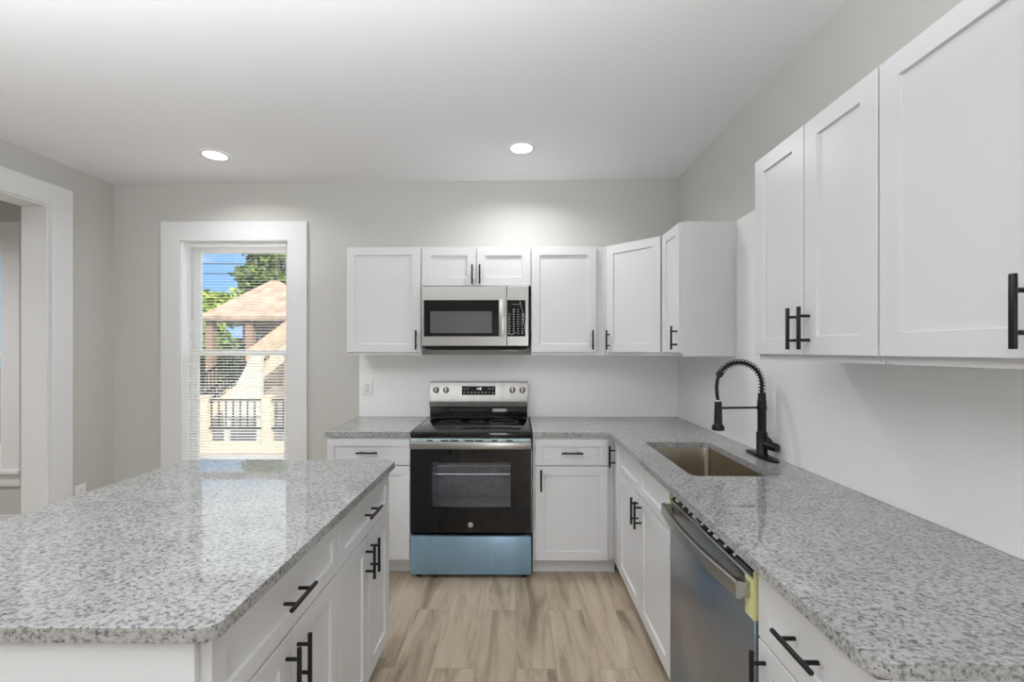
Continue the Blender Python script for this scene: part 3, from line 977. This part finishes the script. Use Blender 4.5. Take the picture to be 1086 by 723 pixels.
def text(body, x, y, z, size, mat, parent, depth=0.0003, name='lettering'):
    cu = bpy.data.curves.new(name, 'FONT')
    cu.body = body; cu.size = size; cu.extrude = depth; cu.align_x = 'CENTER'; cu.align_y = 'CENTER'
    cu.materials.append(M[mat])
    tmp = bpy.data.objects.new('tmp', cu)
    me = bpy.data.meshes.new_from_object(tmp)
    bpy.data.objects.remove(tmp); bpy.data.curves.remove(cu)
    if not me.materials: me.materials.append(M[mat])
    o = bpy.data.objects.new(name, me); C.objects.link(o)
    o.parent = parent
    o.location = Vector((x, y, z)) - world_loc(parent)
    o.rotation_euler = (R(90), 0, 0)
    return o
text('GE', BX, YR - 0.0032, BZ, 0.0135, 'darkslot', bd)
# storage drawer with blue film
m = MB(); m.box(RX0 + 0.001, RX1 - 0.002, YR, YR + 0.036, 0.026, 0.264, 0.003)
m.build('storage_drawer', 'bluefilm', root)
for x in (RX0 + 0.045, RX1 - 0.045):
    for y in (YR + 0.07, 3.35):
        m = MB(); m.cyl((x, y - 0.03, 0.0005), (x, y - 0.03, 0.031), 0.017, 16)
        m.build('foot', 'blackplastic', root)
# backguard
m = MB()
m.box(RX0 + 0.012, RX1 - 0.012, 3.345, 3.40, 0.9185, 1.004, 0.003)
m.box(RX0 + 0.012, RX1 - 0.012, 3.330, 3.3445, 0.9185, 0.928, 0.003)
m.build('backguard', 'blackglass', root)
m = MB()
prof = [(3.400, 1.0045), (3.335, 1.0045), (3.330, 1.035), (3.338, 1.045), (3.362, 1.183), (3.368, 1.187), (3.400, 1.187)]
m.prism(prof, lambda u, v, x: (x, u, v), RX0 + 0.010, RX1 - 0.010)
cp = m.build('control_panel', 'panelsteel', root)
def panel_y(z): return 3.338 + (z - 1.045) * (0.024 / 0.138)
tilt = math.atan2(0.024, 0.138)
# display
m = MB()
dcx, dzc = RX0 + 0.379, 1.123
ux = Vector((1, 0, 0)); uz = Vector((0, math.sin(tilt), math.cos(tilt))); un = Vector((0, -math.cos(tilt), math.sin(tilt)))
def on_panel(cx, cz, hw, hh, t0, t1, mb):
    c0 = Vector((cx, panel_y(cz), cz))
    rr = []
    for t in (t0, t1):
        rr.append([c0 + ux * a * hw + uz * b * hh + un * t for a, b in ((-1, -1), (1, -1), (1, 1), (-1, 1))])
    mb.loops(rr, True, True)
on_panel(dcx, dzc, 0.127, 0.033, 0.0002, 0.0016, m)
dp = m.build('display', 'blackglass', cp)
for row, zz in enumerate((dzc + 0.014, dzc - 0.014)):
    for k in range(9):
        if row == 0 and k in (2, 3, 4, 5, 6): continue
        x = dcx - 0.108 + 0.027 * k
        m = MB()
        on_panel(x, zz, 0.007, 0.0016, 0.0017, 0.0021, m)
        on_panel(x, zz - 0.005, 0.004, 0.0010, 0.0017, 0.0021, m)
        m.build('display_icon', 'mark', dp)
m = MB()
def seg7(cx, cz, s, segs):
    w, h, th = 0.0055 * s, 0.009 * s, 0.0012
    G = {'a': (0, h, w, th), 'g': (0, 0, w, th), 'd': (0, -h, w, th), 'f': (-w, h / 2, th, h / 2), 'b': (w, h / 2, th, h / 2), 'e': (-w, -h / 2, th, h / 2), 'c': (w, -h / 2, th, h / 2)}
    for q in segs:
        ox, oz, a, b = G[q]
        on_panel(cx + ox, cz + oz, a, b, 0.0017, 0.0022, m)
seg7(dcx + 0.000, dzc + 0.013, 0.8, 'fbgc'); seg7(dcx + 0.017, dzc + 0.013, 0.8, 'afged'); seg7(dcx - 0.015, dzc + 0.013, 0.8, 'bc')
m.build('clock_digit', 'digit', dp)
# knobs
for px in (-0.603, -0.528, -0.026, 0.050):
    cz = 1.128
    c0 = Vector((px, panel_y(cz), cz))
    m = MB()
    m.cyl(c0 + un * 0.0004, c0 + un * 0.006, 0.0235, 28, bev=0.001)
    m.cyl(c0 + un * 0.006, c0 + un * 0.026, 0.0195, 28, r2=0.0175, bev=0.002)
    k = m.build('knob', 'knobrim', cp)
    m = MB()
    rr = []
    for t in (0.0262, 0.0300):
        rr.append([c0 + ux * a * 0.0045 + uz * b * 0.017 + un * t for a, b in ((-1, -1), (1, -1), (1, 1), (-1, 1))])
    m.loops(rr, True, True)
    m.build('knob_grip', 'steel', k)

# ------------------------------------------------------------------ microwave
MX0, MX1, MZ0, MZ1, YM = -0.655, 0.098, 1.458, 1.8745, 3.072
root = thing('microwave', 'stainless over-the-range microwave hanging above the stove', 'microwave', ((MX0 + MX1) / 2, YM, MZ0))
m = MB(); m.box(MX0 + 0.004, MX1 - 0.002, YM + 0.030, YB - 0.001, MZ0 - 0.012, MZ1, 0.002)
bdy = m.build('body', 'blackplastic', root)
m = MB()
m.prism([(YM + 0.004, MZ0 - 0.001), (YM + 0.0295, MZ0 - 0.001), (YM + 0.0295, MZ0 - 0.024), (YM + 0.020, MZ0 - 0.022)], lambda u, v, x: (x, u, v), MX0 + 0.02, MX1 - 0.02)
m.box(MX0 + 0.05, MX1 - 0.05, YM + 0.05, YB - 0.06, MZ0 - 0.030, MZ0 - 0.0125, 0.003)
gr = m.build('bottom_vent', 'blackplastic', root)
for xa, xb in ((MX0 + 0.08, MX0 + 0.21), (MX1 - 0.21, MX1 - 0.08)):
    m = MB(); m.box(xa, xb, YM + 0.08, YM + 0.18, MZ0 - 0.033, MZ0 - 0.0305)
    m.build('vent_filter', 'steel', gr)
XD = 0.0 - 0.062 # door / panel seam
def frame_y(mb, outer, inner, y0, y1):
    mb.loops([[(x, y1, z) for x, z in outer], [(x, y0 + 0.002, z) for x, z in outer], [(x + (0.002 if i in (0, 3) else -0.002), y0, z + (0.002 if i < 2 else -0.002)) for i, (x, z) in enumerate(outer)], [(x, y0, z) for x, z in inner], [(x, y1, z) for x, z in inner], [(x, y1, z) for x, z in outer]])
    bmesh.ops.remove_doubles(mb.bm, verts=mb.bm.verts[:], dist=1e-5)
def rc(x0, x1, z0, z1): return [(x0, z0), (x1, z0), (x1, z1), (x0, z1)]
zw0, zw1 = 1.5235, 1.776
m = MB(); frame_y(m, rc(MX0, XD - 0.001, MZ0, MZ1 - 0.002), rc(-0.639, -0.117, zw0, zw1), YM, YM + 0.029)
md = m.build('door', 'steel', root)
m = MB(); frame_y(m, rc(-0.6385, -0.1175, zw0 + 0.0005, zw1 - 0.0005), rc(-0.594, -0.166, 1.547, 1.700), YM + 0.0015, YM + 0.028)
m.build('door_glass', 'blackglass', md)
m = MB(); m.box(-0.5935, -0.1665, YM + 0.003, YM + 0.027, 1.5475, 1.6995)
m.build('door_window', 'microglass', md)
m = MB(); m.box(-0.113, -0.078, YM - 0.026, YM - 0.012, zw0 - 0.002, zw1 + 0.004, 0.0015)
m.box(-0.105, -0.086, YM - 0.013, YM - 0.0003, zw0 + 0.01, zw0 + 0.03); m.box(-0.105, -0.086, YM - 0.013, YM - 0.0003, zw1 - 0.03, zw1 - 0.01)
m.build('handle', 'steel', md)
m = MB(); frame_y(m, rc(XD + 0.001, MX1 - 0.010, MZ0, MZ1 - 0.002), rc(XD + 0.002, 0.068, zw0, zw1), YM, YM + 0.029)
pn = m.build('control_panel', 'steel', root)
m = MB(); m.box(XD + 0.0025, 0.0675, YM + 0.0015, YM + 0.028, zw0 + 0.0005, zw1 - 0.0005)
kp = m.build('keypad', 'blackglass', pn)
m = MB()
rnd = random.Random(9)
for r_ in range(11):
    for c_ in range(4):
        x = XD + 0.018 + c_ * 0.030
        z = 1.545 + r_ * 0.0165
        if r_ > 8 and c_ in (0, 3): continue
        hw, hh = rnd.choice([(0.006, 0.0016), (0.004, 0.003), (0.007, 0.0012)])
        m.box(x - hw, x + hw, YM + 0.0010, YM + 0.0014, z - hh, z + hh)
m.box(XD + 0.03, XD + 0.10, YM + 0.0010, YM + 0.0014, 1.7465, 1.7475)
m.build('key_print', 'mark', kp)
m = MB()     # creases of the loose protective film, their reflected streaks put into pale colour
for q in (((0.028, 1.772), (0.040, 1.72), (0.060, 1.655)), ((0.050, 1.66), (0.062, 1.60), (0.066, 1.545)), ((-0.05, 1.55), (-0.03, 1.535), (0.0, 1.552))):
    m = MB(); m.tube([(x, YM + 0.0005, z) for x, z in q], 0.0011, 5)
    m.build('film_crease', 'mark', kp)

# ------------------------------------------------------------------ dishwasher
XW = 0.612        # front skin plane
yd0, yd1 = Y_END + 0.008, Y_DW - 0.008
root = thing('dishwasher', 'stainless dishwasher under smoky protective film with a bowed bar handle', 'dishwasher', (XW, (yd0 + yd1) / 2, 0))
m = MB()
m.box(XW + 0.048, XR - 0.02, yd0 + 0.006, yd1 - 0.006, 0.10, 0.878)
m.box(XW + 0.075, XR - 0.05, yd0 + 0.01, yd1 - 0.01, 0.001, 0.10)
m.build('tub', 'blackplastic', root)
m = MB(); m.box(XW, XW + 0.042, yd0, yd1, 0.105, 0.760, 0.003)
dd = m.build('door', 'dwfilm', root)
m = MB()
m.prism([(XW + 0.042, 0.7605), (XW, 0.7605), (XW, 0.834), (XW + 0.004, 0.838), (XW + 0.042, 0.838)], lambda u, v, y: (u, y, v), yd0, yd1)
tp = m.build('top_band', 'steel', dd)
m = MB()          # control strip on the door's top edge
m.prism([(XW + 0.004, 0.8384), (XW + 0.042, 0.8384), (XW + 0.042, 0.8690), (XW + 0.036, 0.8690)], lambda u, v, y: (u, y, v), yd0 + 0.002, yd1 - 0.002)
cs = m.build('control_strip', 'blackglass', dd)
for k in range(9):
    y = yd1 - 0.06 - 0.055 * k
    m = MB(); m.prism([(XW + 0.0085, 0.8443), (XW + 0.0120, 0.8430), (XW + 0.0190, 0.8505), (XW + 0.0160, 0.8520)], lambda u, v, w: (u, w, v), y, y + (0.012 if k % 3 else 0.03))
    m.build('control_mark', 'mark', cs)
# bowed bar handle
n = 24
rings = []
for k in range(n + 1):
    f = k / n
    y = yd1 - 0.016 + (yd0 + 0.012 - (yd1 - 0.016)) * f
    bow = 0.022 * math.sin(PI * f)
    xo = XW - 0.040 - bow
    z0_, z1_ = 0.784, 0.829
    rings.append([(xo, y, z0_ + 0.004), (xo + 0.004, y, z0_), (xo + 0.015, y, z0_), (xo + 0.015, y, z1_), (xo + 0.004, y, z1_), (xo, y, z1_ - 0.004)])
m = MB(); m.loops(rings, True, True)
for y in (yd1 - 0.044, yd0 + 0.014):
    m.box(XW - 0.030, XW - 0.0005, y, y + 0.028, 0.787, 0.826, 0.002)
m.build('handle', 'steel', dd, sharp=30)
m = MB()
m.box(XW - 0.0020, XW - 0.0004, yd0 - 0.001, yd0 + 0.040, 0.735, 0.838)
m.box(XW - 0.0020, XW + 0.030, yd0 - 0.0030, yd0 - 0.0010, 0.735, 0.862)
o = m.build('tape', 'yellowtape', dd); o['label'] = 'strip of yellow shipping tape'
m = MB()
m.box(XW - 0.0016, XW - 0.0004, yd1 - 0.012, yd1 + 0.001, 0.805, 0.838)
m.box(XW - 0.0016, XW + 0.03, yd1 + 0.0008, yd1 + 0.0022, 0.83, 0.876)
o = m.build('tape', 'yellowtape', dd); o['label'] = 'strip of yellow shipping tape'
m = MB(); m.box(XW + 0.05, XW + 0.062, yd0 + 0.004, yd1 - 0.004, 0.002, 0.098)
m.build('toe_kick', 'blackplastic', root)

# ------------------------------------------------------------------ outlets
def outlet(name, label, loc, rz, w=0.078, h=0.125):
    root = thing(name, label, 'outlet', loc, rz, 'wall outlets')
    m = MB()
    rr = []
    for e, y in ((0, -0.0005), (0, -0.004), (0.003, -0.006)):
        rr.append([(x, y, z) for x, z in rrect(-w / 2 + e, w / 2 - e, -h / 2 + e, h / 2 - e, 0.004, 3)])
    m.loops(rr, True, True)
    pl_ = m.build('cover_plate', 'outlet', root, local=True)
    for s in (-1, 1):
        m = MB()
        m.loops([[(x, y, z + s * 0.0205) for x, z in rrect(-0.0165, 0.0165, -0.0145, 0.0145, 0.010, 4)] for y in (-0.0061, -0.0078)], True, True)
        r_ = m.build('receptacle', 'outlet', root, local=True)
        m = MB()
        m.box(-0.0075, -0.0050, -0.0084, -0.0079, s * 0.0205 - 0.001, s * 0.0205 + 0.008); m.box(0.0050, 0.0075, -0.0084, -0.0079, s * 0.0205 - 0.001, s * 0.0205 + 0.007)
        m.cyl((0, -0.0084, s * 0.0205 - 0.0075), (0, -0.0079, s * 0.0205 - 0.0075), 0.0024, 10)
        m.build('slot', 'darkslot', r_, local=True)
    return root
outlet('wall_outlet', 'white outlet on the tile left of the range', (-1.146, YB - 0.0085, 1.137), 0)
outlet('wall_outlet', 'white outlet low on the grey wall beside the cased opening', (XL, 3.165, 0.400), PI / 2)

# ------------------------------------------------------------------ recessed ceiling lamps
def ceil_z(x):
    return ZC_L + (ZC_R - ZC_L) * (x - XL) / (XR - XL) if x > XL else 2.716
def downlight(x, y, label, watts=LAMP_W):
    z = ceil_z(x) - 0.0015
    root = thing('recessed_light', label, 'ceiling light', (x, y, z), 0, 'recessed ceiling lights')
    m = MB()
    m.lathe(x, y, [(0.092, z), (0.092, z - 0.003), (0.084, z - 0.006), (0.072, z - 0.005), (0.069, z - 0.003), (0.069, z)], 48)
    m.build('trim_ring', 'trim', root)
    m = MB(); m.lathe(x, y, [(0, z - 0.0025), (0.0688, z - 0.0025), (0.0688, z - 0.001), (0, z - 0.001)], 48)
    m.build('lens', 'lens', root)
    ld = bpy.data.lights.new('lamp_glow', 'AREA')
    ld.shape = 'DISK'; ld.size = 0.13; ld.energy = watts; ld.color = (0.98, 0.985, 1.0); ld.spread = R(150)
    lo = bpy.data.objects.new('lamp_glow', ld)
    C.objects.link(lo)
    lo.parent = root
    lo.location = (0, 0, -0.010)
    return root
downlight(-2.0, 2.93, 'round lit recessed ceiling light near the window', 5.0)
downlight(0.037, 2.88, 'round lit recessed ceiling light above the range')
downlight(-4.5, 2.0, 'unseen round recessed ceiling light added to brighten the next room', 32)  # out of view, added to lift the dark next room

# ------------------------------------------------------------------ venetian blind
bx0, bx1 = -2.573, -1.797
yb = YB + 0.025
root = thing('venetian_blind', 'white mini venetian blind hanging open inside the window', 'blind', ((bx0 + bx1) / 2, yb, 2.25))
m = MB(); m.box(bx0, bx1, yb - 0.0125, yb + 0.0125, 2.238, 2.266, 0.002)
m.build('headrail', 'blind', root)
m = MB()
pitch = 0.0225
zb0 = 0.558
ns = int((2.236 - zb0 - 0.01) / pitch)
ta = R(10)
for k in range(ns):
    zc_ = zb0 + 0.022 + k * pitch
    rows = []
    for th in (0.0004, -0.0004):
        for s in (-1, -0.33, 0.33, 1):
            u = s * 0.0125
            cr = 0.0012 * (1 - s * s)
            rows.append((yb + u * math.cos(ta) - (cr + th) * math.sin(ta), zc_ + u * math.sin(ta) + (cr + th) * math.cos(ta)))
    ol = rows[:4] + rows[4:][::-1]
    m.prism(ol, lambda u, v, x: (x, u, v), bx0 + 0.002, bx1 - 0.002)
m.build('slats', 'blind', root)
m = MB(); m.box(bx0 + 0.002, bx1 - 0.002, yb - 0.011, yb + 0.011, zb0 - 0.012, zb0 + 0.004, 0.002)
m.build('bottom_rail', 'blind', root)
for x in (bx0 + 0.075, (bx0 + bx1) / 2, bx1 - 0.075):
    m = MB()
    m.tube([(x, yb - 0.0135, zb0), (x, yb - 0.0135, 2.238)], 0.0006, 5); m.tube([(x, yb + 0.0135, zb0), (x, yb + 0.0135, 2.238)], 0.0006, 5)
    m.build('ladder_cord', 'blind', root)
m = MB(); m.tube([(bx0 + 0.045, yb - 0.018, 2.245), (bx0 + 0.047, yb - 0.020, 2.0), (bx0 + 0.048, yb - 0.021, 1.66)], 0.0032, 8)
m.build('wand', pmat('clear_grey_wand', (0.55, 0.55, 0.55), 0.2), root)

# ------------------------------------------------------------------ outside the window
m = MB(); m.box(-60, 30, YB + 0.161, 80, -0.9, -0.6)
o = struct(m.build('ground_outside', 'ground'))
m = MB()
for k in range(24):
    y = 3.75 + k * 0.137
    m.box(-8.0, -1.0, y, y + 0.132, -0.06, -0.02, 0.002)
o = tag(m.build('deck', 'deck'), 'tan wooden deck boards outside the window', 'deck')
# deck railing between two posts
root = thing('deck_railing', 'black metal railing between pale posts on the edge of the deck', 'railing', (-4.3, 6.85, -0.02), 0)
m = MB()
for x in (-7.4, -4.82, -3.85, -2.2):
    m = MB(); m.box(x - 0.065, x + 0.065, 6.78, 6.91, -0.02, 0.70, 0.006); m.box(x - 0.08, x + 0.08, 6.765, 6.925, 0.70, 0.73, 0.006)
    m.build('post', 'post', root)
m = MB()
m.box(-7.335, -2.265, 6.825, 6.865, 0.63, 0.665); m.box(-7.335, -2.265, 6.83, 6.86, 0.20, 0.23)
m.build('rail', 'black', root)
m = MB()
for k in range(45):
    x = -7.30 + k * 0.112
    if any(abs(x - q) < 0.08 for q in (-4.82, -3.85, -2.2)): continue
    m.box(x - 0.008, x + 0.008, 6.837, 6.853, 0.23, 0.63)
m.build('picket', 'black', root)
# stairs climbing to the right behind the deck
root = thing('outdoor_stairs', 'tan wooden outdoor stairs with black pickets climbing toward the right', 'stairs', (-6.2, 9.3, -0.6), 0)
sx_, sz_, ex_, ez_ = -7.36, -0.6, -3.90, 2.0
def along(f): return sx_ + (ex_ - sx_) * f, sz_ + (ez_ - sz_) * f
for y in (9.0, 9.9):
    m = MB()
    m.prism([(sx_, sz_ - 0.0), (sx_ + 0.35, sz_), (ex_, ez_ - 0.16), (ex_, ez_ + 0.16)], lambda u, v, w: (u, w, v), y, y + 0.05)
    m.build('stringer', 'post', root)
for k in range(15):
    x, z = along((k + 0.5) / 15)
    m = MB(); m.box(x - 0.12, x + 0.14, 9.052, 9.898, z + 0.05, z + 0.09)
    m.build('tread', 'post', root)
for y in (9.02, 9.93):
    for h, fe in ((0.20, 0.53), (0.78, 0.53)):
        a, b = along(0.05), along(fe)
        m = MB(); m.tube([(a[0], y, a[1] + h), (b[0], y, b[1] + h)], 0.025, 6)
        m.build('hand_rail', 'black', root)
    for k in range(22):
        x, z = along(0.06 + 0.46 * k / 21)
        m = MB(); m.box(x - 0.012, x + 0.012, y - 0.01, y + 0.01, z + 0.20, z + 0.78)
        m.build('picket', 'black', root)
    # boarded upper balustrade
    a, b = along(0.54), along(1.0)
    m = MB(); m.prism([(a[0], a[1] + 0.20), (b[0], b[1] + 0.20), (b[0], b[1] + 0.62), (a[0], a[1] + 0.62)], lambda u, v, w: (u, w, v), y - 0.02, y + 0.02)
    m.build('side_board', 'deck', root)
# white boarded wall under the stairs
m = MB()
m.prism([(-5.85, 0.10), (-5.10, 0.10), (-5.10, 1.32), (-5.28, 1.30), (-5.85, 0.25)], lambda u, v, w: (u, w, v), 8.80, 8.92)
for x in (-5.80, -5.15): m.box(x - 0.04, x + 0.04, 8.82, 8.90, -0.6, 0.12)
tag(m.build('board_wall', 'white_ext'), 'white board panel standing in front of the outdoor stairs', 'wall panel')
# neighbouring house
root = thing('house', 'small tan house with brown hipped roof beyond the yard', 'house', (-9.3, 17, -0.6))
m = MB(); m.box(-10.1, -7.6, 16.3, 18.5, -0.6, 2.48)
m.build('wall', 'siding', root)
m = MB()
e0, e1, f0, f1 = -10.95, -7.3, 15.2, 18.9
m.loops([[(e0, f0, 2.46), (e1, f0, 2.46), (e1, f1, 2.46), (e0, f1, 2.46)], [(e0, f0, 2.60), (e1, f0, 2.60), (e1, f1, 2.60), (e0, f1, 2.60)], [(-9.45, 17.0, 4.1), (-9.15, 17.0, 4.1), (-9.15, 17.1, 4.1), (-9.45, 17.1, 4.1)]], True, True)
m.build('roof', 'roof', root)
for x in (-10.7, -9.3, -8.0):
    m = MB(); m.box(x - 0.12, x + 0.12, 15.35, 15.6, -0.6, 2.459)
    m.build('porch_post', 'brickred', root)
m = MB(); m.box(-10.9, -7.4, 15.3, 16.295, -0.6, 0.1)
m.build('porch_base', 'siding', root)
for x0, x1 in ((-9.9, -9.4), (-8.7, -8.0)):
    m = MB(); m.box(x0, x1, 16.23, 16.299, 0.6, 2.0)
    f_ = m.build('window', 'white_ext', root)
    m = MB(); m.box(x0 + 0.08, x1 - 0.08, 16.21, 16.229, 0.68, 1.92)
    m.build('pane', 'microglass', f_)

def tree(name, label, x, y, z0, zc_, rx, rz_, n, leafmat, seed, group='trees beyond the yard', size=0.3):
    rnd = random.Random(seed)
    root = thing(name, label, 'tree', (x, y, z0), 0, group)
    m = MB()
    m.tube([(x, y, z0), (x + 0.1, y, (z0 + zc_) / 2), (x, y, zc_ + rz_ * 0.4)], [0.22, 0.16, 0.06], 10)
    for k in range(7):
        a = 2 * PI * k / 7
        m.tube([(x, y, zc_ - rz_ * 0.5 + 0.1 * k), (x + rx * 0.4 * math.cos(a), y + rx * 0.4 * math.sin(a), zc_ + rz_ * 0.05), (x + rx * 0.75 * math.cos(a), y + rx * 0.75 * math.sin(a), zc_ + rz_ * 0.3)], [0.08, 0.05, 0.02], 6)
    m.build('trunk', 'bark', root)
    m = MB()
    lumps = []
    for _ in range(26):
        v = Vector((rnd.gauss(0, 1), rnd.gauss(0, 1), rnd.gauss(0, 1))).normalized() * rnd.uniform(0.35, 0.85)
        lumps.append((v, rnd.uniform(0.22, 0.42)))
    for _ in range(n):
        v, q = rnd.choice(lumps)
        d_ = Vector((rnd.gauss(0, 1), rnd.gauss(0, 1), rnd.gauss(0, 1))).normalized() * q * rnd.uniform(0.6, 1.0)
        p = v + d_
        c0 = Vector((x + p.x * rx, y + p.y * rx, zc_ + p.z * rz_))
        a = Vector((rnd.gauss(0, 1), rnd.gauss(0, 1), rnd.gauss(0, 1))).normalized()
        b = a.orthogonal().normalized()
        s = size * rnd.uniform(0.5, 1.0)
        vs = [m.bm.verts.new(c0 + a * s), m.bm.verts.new(c0 + b * s * 0.5 + a.cross(b) * s * 0.12), m.bm.verts.new(c0 - a * s), m.bm.verts.new(c0 - b * s * 0.5 + a.cross(b) * s * 0.12)]
        m.bm.faces.new(vs)
    m.build('crown', leafmat, root)
tree('tree', 'large dark green leafy tree rising behind the neighbouring house', -14.6, 27.5, -0.6, 6.35, 2.6, 1.9, 4200, 'leaf', 3)
tree('tree', 'pale yellow green bushy tree left of the neighbouring house', -19.8, 29.0, -0.6, 4.1, 2.4, 1.7, 2400, 'leaf2', 5)
tree('conifer', 'small pointed yellow green conifer behind the porch roof', -17.4, 25.0, -0.6, 2.6, 0.7, 1.7, 1400, 'leaf2', 8)
tree('shrub', 'dense dark green shrub seen between the porch posts of the house', -14.2, 20.5, -0.6, 0.9, 2.3, 1.6, 3000, 'leaf', 12)
root = thing('power_line', 'thin dark power lines strung between poles across the sky outside the window', 'power line', (-34, 34, -0.6))
for x in (-34, -10):
    m = MB(); m.cyl((x, 34, -0.6), (x, 34, 9.2), 0.13, 10); m.box(x - 0.06, x + 0.06, 33.2, 34.8, 8.5, 8.62)
    m.build('pole', 'bark', root)
for z in (8.56, 7.8):
    m = MB(); m.tube([(-34 + k * 2, 34, z - 0.5 * math.sin(PI * k / 12)) for k in range(13)], 0.03, 5)
    m.build('wire', 'black', root)
